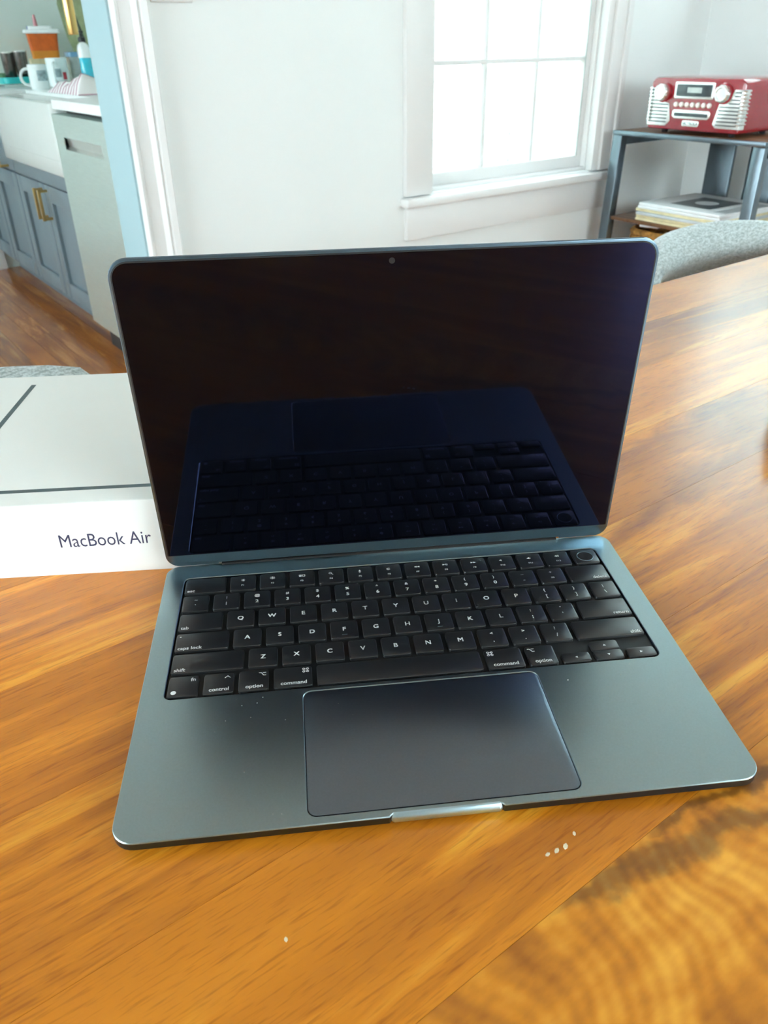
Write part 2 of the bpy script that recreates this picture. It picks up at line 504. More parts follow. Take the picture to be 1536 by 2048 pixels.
def tube(bm, pts, rad, seg=10, cap=True, flat=None):
    pts = [Vector(p) for p in pts]
    rs = rad if isinstance(rad, (list, tuple)) else [rad] * len(pts)
    rings = []
    up = Vector((0, 0, 1))
    t0 = (pts[1] - pts[0]).normalized()
    ref = up if abs(t0.dot(up)) < 0.95 else Vector((1, 0, 0))
    nrm = (ref - t0 * ref.dot(t0)).normalized()
    for i, p in enumerate(pts):
        t = (pts[min(i + 1, len(pts) - 1)] - pts[max(i - 1, 0)]).normalized()
        nrm = (nrm - t * nrm.dot(t)).normalized()
        b = t.cross(nrm)
        f = flat or 1
        rings.append([bm.verts.new(p + (nrm * math.cos(2 * PI * k / seg) * f + b * math.sin(2 * PI * k / seg)) * rs[i]) for k in range(seg)])
    for a, b in zip(rings, rings[1:]):
        ring_faces(bm, a, b)
    if cap:
        bm.faces.new(list(reversed(rings[0]))); bm.faces.new(rings[-1])


def beam(bm, p0, p1, w, d, side=(1, 0, 0), bev=0.0):
    """square bar from p0 to p1; w along side, d across"""
    p0, p1 = Vector(p0), Vector(p1)
    t = (p1 - p0).normalized(); s = Vector(side); s = (s - t * s.dot(t)).normalized(); q = t.cross(s)
    v = []
    for p in (p0, p1):
        for a, b in ((-1, -1), (1, -1), (1, 1), (-1, 1)):
            v.append(bm.verts.new(p + s * a * w / 2 + q * b * d / 2))
    fs = [bm.faces.new([v[i] for i in f]) for f in ((3, 2, 1, 0), (4, 5, 6, 7), (0, 1, 5, 4), (1, 2, 6, 5), (2, 3, 7, 6), (3, 0, 4, 7))]
    if bev:
        es = list({e for f in fs for e in f.edges})
        bmesh.ops.bevel(bm, geom=es, offset=bev, segments=2, affect='EDGES', profile=0.5)


def finish(bm, name, material, ang=32):
    bmesh.ops.recalc_face_normals(bm, faces=bm.faces)
    me = bpy.data.meshes.new(name)
    bm.to_mesh(me); bm.free()
    for p in me.polygons:
        p.use_smooth = True
    me.set_sharp_from_angle(angle=math.radians(ang))
    if material:
        me.materials.append(material)
    return me


def obj(name, bm, material, parent=None, loc=None, rot=None, kind=None, ang=32):
    me = finish(bm, name, material, ang) if isinstance(bm, bmesh.types.BMesh) else bm
    o = bpy.data.objects.new(name, me)
    C.objects.link(o)
    if parent: o.parent = parent
    if loc is not None: o.location = loc
    if rot is not None: o.rotation_euler = rot
    if kind: o['kind'] = kind
    return o


def tag(o, label, cat, group=None):
    o['label'] = label; o['category'] = cat
    if group: o['group'] = group
    return o


def thing(name, label, cat, loc=(0, 0, 0), rz=0.0, group=None):
    o = bpy.data.objects.new(name, None)
    o.empty_display_size = 0.05
    C.objects.link(o)
    o.location = loc; o.rotation_euler = (0, 0, rz)
    return tag(o, label, cat, group)


def struct(name, bm, material, parent=None, loc=None):
    o = obj(name, bm, material, parent, loc)
    if not parent: o['kind'] = 'structure'
    return o


B = bmesh.new

# ------------------------------------------------------------------ text and icon helpers (flat print, in metres)
_tx = {}


def text_geo(bm, s, size, x, y, z, align='CENTER', bold=0.012, mp=None, squash=1.0):
    key = (s, align, bold)
    if key not in _tx:
        cu = bpy.data.curves.new('lettering', 'FONT')
        cu.body = s; cu.size = 1.0; cu.align_x = align; cu.align_y = 'CENTER'
        cu.resolution_u = 3; cu.offset = bold
        to = bpy.data.objects.new('lettering', cu)
        C.objects.link(to)
        bpy.context.view_layer.update()
        me = bpy.data.meshes.new_from_object(to)
        _tx[key] = ([tuple(v.co[:2]) for v in me.vertices], [tuple(p.vertices) for p in me.polygons])
        bpy.data.objects.remove(to); bpy.data.curves.remove(cu); bpy.data.meshes.remove(me)
    vs, fs = _tx[key]
    mp = mp or (lambda a, b, c: (a, b, c))
    vv = [bm.verts.new(mp(x + vx * size * squash, y + vy * size, z)) for vx, vy in vs]
    for f in fs:
        try: bm.faces.new([vv[i] for i in f])
        except ValueError: pass


def poly(bm, pts, z, o=(0, 0)):
    bm.faces.new([bm.verts.new((o[0] + p[0], o[1] + p[1], z)) for p in pts])


def stroke(bm, pts, w, z, o=(0, 0), closed=False):
    n = len(pts)
    for i in range(n if closed else n - 1):
        a, b = Vector(pts[i]), Vector(pts[(i + 1) % n])
        d = (b - a).normalized(); q = Vector((-d.y, d.x)) * w / 2; e = d * w / 2.2
        poly(bm, [a - e - q, b + e - q, b + e + q, a - e + q], z + i * 2e-7, o)


def disc(bm, r, z, o=(0, 0), n=10):
    poly(bm, [(r * math.cos(2 * PI * k / n), r * math.sin(2 * PI * k / n)) for k in range(n)], z, o)


def arc(r, a0, a1, n=8, c=(0, 0)):
    return [(c[0] + r * math.cos(math.radians(a0 + (a1 - a0) * k / n)), c[1] + r * math.sin(math.radians(a0 + (a1 - a0) * k / n))) for k in range(n + 1)]


# ================================================================== STRUCTURE
V0, V1, V2 = -3.2, 1.90, 2.07         # wall behind camera, window wall (room side / kitchen side)
U0, U1, UK = -2.8, 3.14, 1.62         # left wall, right wall, kitchen right wall
KV = 4.655                            # kitchen far wall
H = 2.6

bm = B(); box(bm, U0 - .2, U1 + .2, V0 - .2, KV + .2, -0.10, -0.018)
floor = struct('floor', bm, M['subfloor'])
# floor boards run along v; each board a part
BWID = 0.083
cache = {}
u = U0; row = 0
rf = random.Random(3)
while u < U1:
    w = min(BWID, U1 - u)
    v = V0 - 0.1
    first = True
    while v < KV:
        ln = rf.choice((1.9, 2.4, 2.9)) if not first else rf.choice((1.1, 1.7, 2.3))
        first = False
        if v + ln > KV - 0.6: ln = KV - v
        k = (round(w, 4), round(ln, 4))
        if k not in cache:
            b2 = B(); box(b2, 0.0006, w - 0.0006, 0.0006, ln - 0.0006, -0.018, 0.0, 0)
            cache[k] = finish(b2, 'floor_board', M['floor'])
        obj('floor_board', cache[k], None, floor, (u, v, 0))
        v += ln
    u += BWID


def wall_u(bm, v0, v1, u0, u1, z1, holes):
    """wall along u with rectangular holes (u0,u1,z0,z1) sorted by u"""
    x = u0
    for a, b, z0, zt in holes:
        box(bm, x, a, v0, v1, 0, z1)
        if z0 > 0: box(bm, a, b, v0, v1, 0, z0)
        if zt < z1: box(bm, a, b, v0, v1, zt, z1)
        x = b
    box(bm, x, u1, v0, v1, 0, z1)


def wall_v(bm, u0, u1, v0, v1, z1, holes):
    y = v0
    for a, b, z0, zt in holes:
        box(bm, u0, u1, y, a, 0, z1)
        if z0 > 0: box(bm, u0, u1, a, b, 0, z0)
        if zt < z1: box(bm, u0, u1, a, b, zt, z1)
        y = b
    box(bm, u0, u1, y, v1, 0, z1)


DOOR = (-1.2, 0.755, 0.0, 2.1)
bm = B(); wall_u(bm, V1, V2, U0, U1, H, [DOOR, WIN_1]); struct('wall_far', bm, M['wall'])
bm = B(); wall_v(bm, U1, U1 + .16, V0, V2, H, [WIN_R_FILL, WIN_R]); struct('wall_right', bm, M['wall'])
bm = B(); wall_v(bm, U0 - .16, U0, V0, KV, H, [WIN_L2, WIN_K]); struct('wall_left', bm, M['wall'])
bm = B(); wall_u(bm, V0 - .16, V0, U0 - .16, U1 + .16, H, [WIN_B]); struct('wall_near', bm, M['wall'])
bm = B(); box(bm, U0 - .16, UK + .12, KV, KV + .12, 0, H); struct('wall_kitchen_far', bm, M['kwall'])
bm = B(); box(bm, UK, UK + .12, V2, KV, 0, H); struct('wall_kitchen_right', bm, M['kwall'])
bm = B(); box(bm, U0 - .16, U1 + .16, V0 - .16, V2, H, H + .08); box(bm, U0 - .16, UK + .12, V2, KV + .12, H, H + .08)
struct('ceiling', bm, M['ceiling'])


def moulding(bm, prof, p0, p1, across, out):
    """sweep a 2D profile (a along 'across', b along 'out') straight from p0 to p1"""
    p0, p1, across, out = map(Vector, (p0, p1, across, out))
    r = [[bm.verts.new(p + across * a + out * b) for a, b in prof] for p in (p0, p1)]
    ring_faces(bm, r[0], r[1])
    bm.faces.new(list(reversed(r[0]))); bm.faces.new(r[1])


# casing round the kitchen opening: stepped moulding
CP = [(0, 0), (0, .016), (.006, .020), (.012, .020), (.016, .016), (.022, .016), (.026, .013), (.070, .013), (.076, .018),
      (.086, .024), (.094, .020), (.100, .026), (.122, .030), (.128, .026), (.132, .018), (.134, 0)]
CP = [(a * .69, b) for a, b in CP]
bm = B()
moulding(bm, CP, (DOOR[1], V1, 0), (DOOR[1], V1, DOOR[3]), (1, 0, 0), (0, -1, 0))
moulding(bm, CP, (DOOR[0], V1, 0), (DOOR[0], V1, DOOR[3]), (-1, 0, 0), (0, -1, 0))
moulding(bm, CP, (DOOR[0] - .0925, V1, DOOR[3]), (DOOR[1] + .0925, V1, DOOR[3]), (0, 0, 1), (0, -1, 0))
struct('trim_1', bm, M['trim'])
bm = B(); box(bm, DOOR[1] - .006, DOOR[1], V1 + .001, V2, 0, DOOR[3]); struct('trim_2', bm, M['jamb'])  # thin liner added to carry the cool light tint
BP = [(0, 0), (0, .016), (.12, .016), (.135, .010), (.14, 0)]
bm = B(); moulding(bm, BP, (DOOR[1] + .0925, V1, 0), (U1, V1, 0), (0, 0, 1), (0, -1, 0)); struct('baseboard_far', bm, M['trim'])
bm = B(); moulding(bm, BP, (U1, V0, 0), (U1, V1 - .016, 0), (0, 0, 1), (-1, 0, 0)); struct('baseboard_right', bm, M['trim'])
bm = B(); moulding(bm, BP, (U0, KV, 0), (0.93, KV, 0), (0, 0, 1), (0, -1, 0)); struct('baseboard_kitchen', bm, M['trim'])


def window(idx, a, b, z0, z1, at, cols, rows, full=False):
    """window set in a wall; 'at' maps (along, depth into the room, z) to the room"""
    def fr(bm, s0, s1, d0, d1, e0, e1, bev=0.002):
        lo = [min(p, q) for p, q in zip(at(s0, d0, e0), at(s1, d1, e1))]
        hi = [max(p, q) for p, q in zip(at(s0, d0, e0), at(s1, d1, e1))]
        box(bm, lo[0], hi[0], lo[1], hi[1], lo[2], hi[2], bev)
    bm = B()
    fr(bm, a, b, -.16, -.02, z0, z0 + .012); fr(bm, a, b, -.16, -.02, z1 - .012, z1)
    fr(bm, a, a + .012, -.16, -.02, z0 + .012, z1 - .012); fr(bm, b - .012, b, -.16, -.02, z0 + .012, z1 - .012)
    w = struct('window_%d' % idx, bm, M['trim'])
    zm = (z0 + z1) / 2
    for lo, hi, dep in ((z0 + .012, zm + .018, -.075), (zm - .018, z1 - .012, -.115)):
        bm = B()
        st = .028
        fr(bm, a + .012, a + .012 + st, dep, dep + .035, lo, hi)
        fr(bm, b - .012 - st, b - .012, dep, dep + .035, lo, hi)
        fr(bm, a + .012 + st, b - .012 - st, dep, dep + .035, lo, lo + .040)
        fr(bm, a + .012 + st, b - .012 - st, dep, dep + .035, hi - .035, hi)
        s = obj('sash', bm, M['trim'], w)
        gx0, gx1, gz0, gz1 = a + .012 + st, b - .012 - st, lo + .040, hi - .035
        bm = B()
        for k in range(1, cols):
            x = gx0 + (gx1 - gx0) * k / cols
            fr(bm, x - .007, x + .007, dep + .008, dep + .03, gz0, gz1)
        for k in range(1, rows):
            z = gz0 + (gz1 - gz0) * k / rows
            fr(bm, gx0, gx1, dep + .007, dep + .031, z - .007, z + .007)
        obj('muntin', bm, M['trim'], s)
        if full:
            bm = B(); fr(bm, gx1 - .004, gx1, dep + .036, dep + .038, gz0, gz1, 0); obj('gasket_or_shade', bm, M['greyclear'], s)  # grey strip added for the sash's shadow edge, no real gasket
        for i in range(cols):
            for j in range(rows):
                x0 = gx0 + (gx1 - gx0) * i / cols; x1 = gx0 + (gx1 - gx0) * (i + 1) / cols
                y0 = gz0 + (gz1 - gz0) * j / rows; y1 = gz0 + (gz1 - gz0) * (j + 1) / rows
                bm = B(); fr(bm, x0, x1, dep + .016, dep + .020, y0, y1, 0); obj('pane', bm, M['glass'], s)
    # casing boards, stool and apron on the room side
    bm = B()
    fr(bm, a - .105, a + .004, -.02, .018, z0 - .0, z1 + .0)
    fr(bm, b - .004, b + .030, -.02, .012, z0, z1); fr(bm, b + .030, b + .085, -.002, .022, z0, z1); fr(bm, b + .085, b + .110, -.002, .030, z0, z1)
    fr(bm, a - .105, b + .11, -.002, .024, z1, z1 + .11)
    obj('casing', bm, M['trim'], w)
    bm = B(); fr(bm, a - .118, b + .125, -.02, .042, z0 - .034, z0 - .004, .008); obj('sill', bm, M['trim'], w)
    bm = B(); fr(bm, a - .100, b + .105, -.002, .016, z0 - .138, z0 - .034); obj('apron', bm, M['trim'], w)
    return w


window(1, *WIN_1, lambda s, d, z: (s, V1 - d, z), 3, 2, True)
window(2, *WIN_R, lambda s, d, z: (U1 - d, s, z), 3, 2)
window(6, *WIN_R_FILL, lambda s, d, z: (U1 - d, s, z), 3, 2)
window(3, *WIN_L2, lambda s, d, z: (U0 + d, s, z), 3, 2)
window(4, *WIN_B, lambda s, d, z: (s, V0 + d, z), 4, 2)
window(5, *WIN_K, lambda s, d, z: (U0 + d, s, z), 3, 2)

# outdoors: the neighbouring house, lap siding board by board
bm = B(); box(bm, -14, 16, -16, 16, -0.5, -0.3); struct('ground', bm, M['ground'])
hs = thing('house', 'neighbouring house wall with white lap siding seen through the window', 'house', (1.76, 4.6, -0.3))
bm = B(); box(bm, 0, 7, .03, .4, 0, 4.2); obj('wall', bm, M['siding'], hs)
bm = B(); box(bm, 3.0, 3.3, -9, -.002, 0, 4.2); obj('wall', bm, M['added_wing'], hs)  # unseen wing added outside the right window to tone down the table sheen
b2 = B()
v = [b2.verts.new(p) for p in ((0, 0, 0), (7, 0, 0), (7, .030, 0), (0, .030, 0), (0, .016, .19), (7, .016, .19), (7, .030, .19), (0, .030, .19))]
for f in ((3, 2, 1, 0), (4, 5, 6, 7), (0, 1, 5, 4), (1, 2, 6, 5), (2, 3, 7, 6), (3, 0, 4, 7)): b2.faces.new([v[i] for i in f])
sid = finish(b2, 'siding_board', M['siding'])
for k in range(22): obj('siding_board', sid, None, hs, (0, 0, k * .188))

# light switch plate by the casing
sw = thing('light_switch', 'white double light switch plate on wall beside the opening', 'light switch', (0.914, V1, 1.152))
bm = B(); box(bm, -.055, .055, -.006, 0, 0, .115, .002); obj('plate', bm, M['trim'], sw)
for s in (-.023, .023):
    bm = B(); box(bm, s - .016, s + .016, -.010, -.006, .025, .09, .001); obj('rocker', bm, M['white_plastic'], sw)

# ================================================================== DINING TABLE
TZ = 0.75
table = thing('dining_table', 'glossy orange-brown walnut plank dining table carrying the laptop', 'table', (0, 0, 0))
edges = [-0.65, -0.56, -0.47, -0.38, -0.2275, -0.135, -0.045, 0.0485, 0.14, 0.24, 0.34, 0.445]
TU0, TU1 = -0.62, 2.05
for i in range(len(edges) - 1):
    a, b = edges[i], edges[i + 1]
    w = b - a
    bm = B(); box(bm, 0, TU1 - TU0, 0.00008, w - 0.00008, -0.032, 0, 0.0)
    pl = obj('plank', bm, M['table_swirl'] if i == 4 else M['table'], table, (TU0, a, TZ))
bm = B()
for x0, x1, y0, y1 in ((TU0 + .08, TU1 - .08, -.60, -.57), (TU0 + .08, TU1 - .08, .36, .39), (TU0 + .08, TU0 + .11, -.57, .36), (TU1 - .11, TU1 - .08, -.57, .36)):
    box(bm, x0, x1, y0, y1, TZ - .11, TZ - .0321, .002)
obj('apron', bm, M['joint'], table)
for x in (TU0 + .12, TU1 - .12):
    for y in (-.56, .35):
        bm = B(); prism(bm, rrect(x - .035, x + .035, y - .035, y + .035, .006, 2), 0.0, TZ - .0325)
        obj('leg', bm, M['joint'], table)

# ================================================================== LAPTOP
LR = math.radians(-30)
lap = thing('laptop', 'open dark midnight-blue laptop with black keyboard and blank screen on the table', 'laptop', (0, 0, TZ), LR)
mm = 0.001
LW, LD, DECK = 304.1 * mm, 216.0 * mm, 7.6 * mm
WX0, WX1, WY0, WY1 = 12.8 * mm, 290.5 * mm, 88.4 * mm, 200.7 * mm
PX0, PX1, PY0, PY1 = 88.0 * mm, 216.3 * mm, 4.8 * mm, 85.0 * mm
NX0, NX1 = 125.2 * mm, 177.6 * mm
# deck outline with the finger notch cut into the front edge
out = rrect(0, LW, 0, LD, (11 * mm, 11 * mm, 9 * mm, 9 * mm), 7)
k = 8                                                  # after the front-left corner
nd = 2.0 * mm
notch = [(NX0 - .0006, 0), (NX0 + .0004, nd * .5), (NX0 + .0016, nd), (NX1 - .0016, nd), (NX1 - .0004, nd * .5), (NX1 + .0006, 0)]
outer = out[:k] + notch + out[k:]
bm = B()
plate(bm, outer, [list(rrect(WX0, WX1, WY0, WY1, 4 * mm, 5)), list(rrect(PX0 - .00045, PX1 + .00045, PY0 - .00045, PY1 + .00045, 4.7 * mm, 5))], 6.9 * mm, DECK, 0.35 * mm)
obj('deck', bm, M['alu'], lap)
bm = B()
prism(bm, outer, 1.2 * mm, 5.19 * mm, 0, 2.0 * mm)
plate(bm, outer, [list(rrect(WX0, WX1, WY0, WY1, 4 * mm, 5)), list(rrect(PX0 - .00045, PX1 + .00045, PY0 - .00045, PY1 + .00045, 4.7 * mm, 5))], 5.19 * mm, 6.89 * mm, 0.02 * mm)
obj('bottom_case', bm, M['alu_shaded'], lap)
# finger notch scoop: sloped facet from the deck down to the front
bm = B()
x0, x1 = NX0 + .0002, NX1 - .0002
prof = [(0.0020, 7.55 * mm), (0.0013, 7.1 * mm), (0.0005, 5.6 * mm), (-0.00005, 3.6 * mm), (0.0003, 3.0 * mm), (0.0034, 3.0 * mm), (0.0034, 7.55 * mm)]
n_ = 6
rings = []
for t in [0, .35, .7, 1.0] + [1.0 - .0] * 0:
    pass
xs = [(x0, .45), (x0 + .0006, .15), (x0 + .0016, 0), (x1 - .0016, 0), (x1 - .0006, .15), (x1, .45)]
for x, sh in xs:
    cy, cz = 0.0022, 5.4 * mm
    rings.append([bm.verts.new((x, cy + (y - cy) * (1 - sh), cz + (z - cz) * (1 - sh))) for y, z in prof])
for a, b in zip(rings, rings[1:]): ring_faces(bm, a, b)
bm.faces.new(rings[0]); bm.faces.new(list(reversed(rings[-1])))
obj('finger_notch', bm, M['alu_notch_lit'], lap, ang=60)['label'] = 'finger notch with reflected sky put into its colour'
for x in (30, 274):
    for y in (25, 190):
        bm = B(); lathe(bm, [(6 * mm, 0), (6 * mm, .8 * mm), (5.5 * mm, 1.25 * mm)], 16, x * mm, y * mm); obj('rubber_foot', bm, M['gasket_or_shade'], lap)
bm = B(); prism(bm, rrect(WX0 - .0004, WX1 + .0004, WY0 - .0004, WY1 + .0004, 4 * mm, 5), 5.2 * mm, 5.9 * mm)
obj('keyboard_well', bm, M['well'], lap)
bm = B(); prism(bm, rrect(PX0, PX1, PY0, PY1, 4.3 * mm, 5), 5.2 * mm, 7.50 * mm, .07 * mm)
obj('trackpad', bm, M['trackpad'], lap)['label'] = 'large smooth grey trackpad'

# --- keys
P = (WX1 - WX0) / 14.5
RH = (WY1 - WY0) / 6
G = 2.75 * mm
KT = 7.75 * mm
key_cache = {}


def key_mesh(w, h):
    kk = (round(w, 6), round(h, 6))
    if kk not in key_cache:
        bm = B(); prism(bm, rrect(-w / 2, w / 2, -h / 2, h / 2, 1.5 * mm, 3), 5.95 * mm, KT, .50 * mm)
        key_cache[kk] = finish(bm, 'key', M['key'], 40)
    return key_cache[kk]


LZ = KT + 0.00005


def glyph_sun(bm, o, r):
    disc(bm, r * .42, LZ, o)
    for a in range(8):
        c, s = math.cos(a * PI / 4), math.sin(a * PI / 4)
        stroke(bm, [(c * r * .68, s * r * .68), (c * r, s * r)], r * .22, LZ, o)


def tri(bm, o, d, s):
    poly(bm, [(-s * d, -s), (-s * d, s), (s * d, 0)][::d], LZ, o)


def glyph_speaker(bm, o, n):
    poly(bm, [(-.0012, -.0004), (-.0006, -.0004), (.0003, -.0012), (.0003, .0012), (-.0006, .0004), (-.0012, .0004)], LZ, o)
    for k in range(n):
        stroke(bm, arc(.0008 + .0006 * k, -42, 42, 5, (.0001, 0)), .00026, LZ, o)


def glyph(bm, name, o):
    w = .00034
    if name == 'sun1': glyph_sun(bm, o, .0012)
    elif name == 'sun2': glyph_sun(bm, o, .0015)
    elif name == 'mission':
        for x0, x1, y0, y1 in ((-.0020, -.0002, .0001, .0010), (-.0018, -.0002, -.0010, -.0002)): poly(bm, [(x0, y0), (x1, y0), (x1, y1), (x0, y1)], LZ, o)
        stroke(bm, [(.0004, -.0009), (.0020, -.0009), (.0020, .0009), (.0004, .0009)], w * .8, LZ, o, True)
    elif name == 'search':
        stroke(bm, arc(.0009, 0, 360, 10), w, LZ, (o[0] - .0004, o[1] + .0003)); stroke(bm, [(.0003, -.0004), (.0014, -.0013)], w, LZ, o)
    elif name == 'mic':
        poly(bm, rrect(-.0005, .0005, -.0002, .0014, .00045, 3), LZ, o); stroke(bm, arc(.0009, 190, 350, 6, (0, .0002)), w * .8, LZ, o)
        stroke(bm, [(0, -.0007), (0, -.0013)], w * .8, LZ, o); stroke(bm, [(-.0006, -.0013), (.0006, -.0013)], w * .8, LZ, o)
    elif name == 'moon':
        a = arc(.0013, 60, 330, 10); b = arc(.0011, 315, 75, 8, (.0006, .0004))
        for i in range(10):
            t0, t1 = i / 10, (i + 1) / 10
            f = lambda t: b[min(8, int(round(t * 8)))]
            try: poly(bm, [a[i], a[i + 1], f(t1), f(t0)], LZ, o)
            except ValueError: pass
    elif name == 'rew': tri(bm, (o[0] - .0009, o[1]), -1, .0009); tri(bm, (o[0] + .0009, o[1]), -1, .0009)
    elif name == 'fwd': tri(bm, (o[0] - .0009, o[1]), 1, .0009); tri(bm, (o[0] + .0009, o[1]), 1, .0009)
    elif name == 'play':
        tri(bm, (o[0] - .0009, o[1]), 1, .0009)
        for x in (.0006, .0014): stroke(bm, [(x, -.0008), (x, .0008)], w, LZ, o)
    elif name in ('vol0', 'vol1', 'vol2'): glyph_speaker(bm, o, int(name[3]))
    elif name == 'cmd':
        r = .00062; q = .00085
        for sx in (-1, 1):
            for sy in (-1, 1): stroke(bm, arc(r, 0, 360, 9, (sx * (q + r * .35), sy * (q + r * .35))), w * .9, LZ, o)
        stroke(bm, [(-q, -q), (q, -q), (q, q), (-q, q)], w * .9, LZ, o, True)
    elif name == 'opt':
        stroke(bm, [(-.0018, .0010), (-.0007, .0010), (.0006, -.0011), (.0018, -.0011)], w * 1.2, LZ, o); stroke(bm, [(.0004, .0010), (.0018, .0010)], w * 1.2, LZ, o)
    elif name == 'ctl': stroke(bm, [(-.0014, -.0006), (0, .0008), (.0014, -.0006)], w * 1.2, LZ, o)
    elif name == 'globe':
        disc(bm, .0015, LZ, o, 14)
    elif name == 'left': tri(bm, o, -1, .0008)
    elif name == 'right': tri(bm, o, 1, .0008)
    elif name == 'up': poly(bm, [(-.0009, -.0007), (.0009, -.0007), (0, .0009)], LZ, o)
    elif name == 'down': poly(bm, [(-.0009, .0007), (0, -.0009), (.0009, .0007)], LZ, o)


def make_key(name, cx, cy, w, h, items, label=None):
    o = obj(name, key_mesh(w, h), None, lap, (cx, cy, 0))
    if label: o['label'] = label
    if items:
        bm = B()
        for it in items:
            if it[0] == 't':
                _, s, size, x, y, al = it
                text_geo(bm, s, size, x, y, LZ, al, 0.0)
                for dx_, dy_ in ((.022, .018), (-.022, .018), (.022, -.018), (-.022, -.018)):
                    text_geo(bm, s, size, x + dx_ * size, y + dy_ * size, LZ - 2e-6, al, 0.0)
            elif it[0] == 'g':
                glyph(bm, it[1], (it[2], it[3]))
            elif it[0] == 'd':
                disc(bm, it[1], LZ, (it[2], it[3]))
        me = bpy.data.meshes.new('legend')
        bm.to_mesh(me); bm.free()
        me.materials.append(M['legend'])
        obj('legend', me, None, o)
    return o


def rowy(r): return WY1 - (r + .5) * RH


KH = RH - G
fn = ['sun1', 'sun2', 'mission', 'search', 'mic', 'moon', 'rew', 'play', 'fwd', 'vol0', 'vol1', 'vol2']
rows = [
    [(1.5, 'esc', 'wl')] + [(1, (fn[i], 'F%d' % (i + 1)), 'f') for i in range(12)] + [(1, None, 'id')],
    [(1, ('~', '`'), 'n')] + [(1, p, 'n') for p in zip('!@#$%^&*()', '1234567890')] + [(1, ('–', '-'), 'n'), (1, ('+', '='), 'n'), (1.5, 'delete', 'wr')],
    [(1.5, 'tab', 'wl')] + [(1, c, 'l') for c in 'QWERTYUIOP'] + [(1, ('{', '['), 'n'), (1, ('}', ']'), 'n'), (1, ('|', '\\'), 'n')],
    [(1.75, 'caps lock', 'wl')] + [(1, c, 'l') for c in 'ASDFGHJKL'] + [(1, (':', ';'), 'n'), (1, ('"', "'"), 'n'), (1.75, 'return', 'wr')],
    [(2.25, 'shift', 'wl')] + [(1, c, 'l') for c in 'ZXCVBNM'] + [(1, ('<', ','), 'n'), (1, ('>', '.'), 'n'), (1, ('?', '/'), 'n'), (2.25, 'shift', 'wr')],
    [(1, 'fn', 'fn'), (1, ('ctl', 'control'), 'ml'), (1, ('opt', 'option'), 'ml'), (1.25, ('cmd', 'command'), 'ml'), (5, None, 'sp'),
     (1.25, ('cmd', 'command'), 'mr'), (1, ('opt', 'option'), 'mr'), (1, 'left', 'ar'), (1, None, 'ud'), (1, 'right', 'ar')],
]
WS = 3.75 * mm
for r, row in enumerate(rows):
    a = 0.0
    y = rowy(r)
    for wu, dat, kd in row:
        w = wu * P - G
        cx = WX0 + (a + wu / 2) * P
        hx, hy = w / 2, KH / 2
        it = []
        nm = 'key'; lb = None
        if kd == 'wl':
            it = [('t', dat, WS, -hx + 1.6 * mm, -hy + 2.5 * mm, 'LEFT')]
            if dat == 'caps lock': it.append(('d', .55 * mm, -hx + 2.4 * mm, hy - 3.0 * mm))
        elif kd == 'wr': it = [('t', dat, WS, hx - 1.6 * mm, -hy + 2.5 * mm, 'RIGHT')]
        elif kd == 'f': it = [('g', dat[0], 0, 2.6 * mm), ('t', dat[1], 2.15 * mm, 0, -3.0 * mm, 'CENTER')]
        elif kd == 'n': it = [('t', dat[0], 3.4 * mm, 0, 3.4 * mm, 'CENTER'), ('t', dat[1], 4.2 * mm, 0, -2.6 * mm, 'CENTER')]
        elif kd == 'l': it = [('t', dat, 4.7 * mm, 0, 0.2 * mm, 'CENTER')]
        elif kd == 'fn': it = [('t', 'fn', WS, hx - 1.6 * mm, hy - 3.2 * mm, 'RIGHT'), ('g', 'globe', -hx + 3.4 * mm, -hy + 3.4 * mm)]
        elif kd == 'ml': it = [('g', dat[0], hx - 3.4 * mm, hy - 3.4 * mm), ('t', dat[1], WS * .98, .5 * mm, -hy + 3.2 * mm, 'CENTER')]
        elif kd == 'mr': it = [('g', dat[0], -hx + 3.2 * mm, hy - 3.4 * mm), ('t', dat[1], WS * .98, 0, -hy + 3.2 * mm, 'CENTER')]
        elif kd == 'sp': nm = 'space_bar'
        if kd == 'ar':
            make_key('arrow_key', cx, y - RH / 4 + .35 * mm, w, RH / 2 - G * .62, [('g', dat, 0, 0)])
        elif kd == 'ud':
            hh = RH / 2 - 1.55 * mm
            make_key('arrow_key', cx, y - RH / 4 + .35 * mm, w, hh, [('g', 'down', 0, 0)])
            make_key('arrow_key', cx, y - RH / 4 + .35 * mm + hh + .25 * mm, w, hh, [('g', 'up', 0, 0)])
        elif kd == 'id':
            o = make_key('fingerprint_key', cx, y, w, KH, [])
            bm = B(); lathe(bm, [(5.6 * mm, KT), (5.5 * mm, KT + .12 * mm), (5.2 * mm, KT + .12 * mm), (5.1 * mm, KT + .02 * mm)], 24, cap0=False, cap1=False)
            obj('sensor_ring', bm, M['alu'], o)
            bm = B(); lathe(bm, [(5.1 * mm, KT + .01 * mm), (5.1 * mm, KT + .03 * mm)], 24); obj('sensor', bm, M['gasket_or_shade'], o)
        else:
            o = make_key(nm, cx, y, w, KH, it, lb)
            if kd == 'l' and dat in 'FJ':
                bm = B(); box(bm, -1.6 * mm, 1.6 * mm, -5.2 * mm, -4.7 * mm, KT, KT + .15 * mm); obj('homing_bar', bm, M['alu'], o)
        a += wu

# --- lid: hinged part with glass, chin, gasket
LA = math.radians(93.85)
lid_len = 208.8 * mm
HY, HZ = 214.95 * mm, 5.19 * mm
tilt = LA - PI / 2
lid_bm = B()
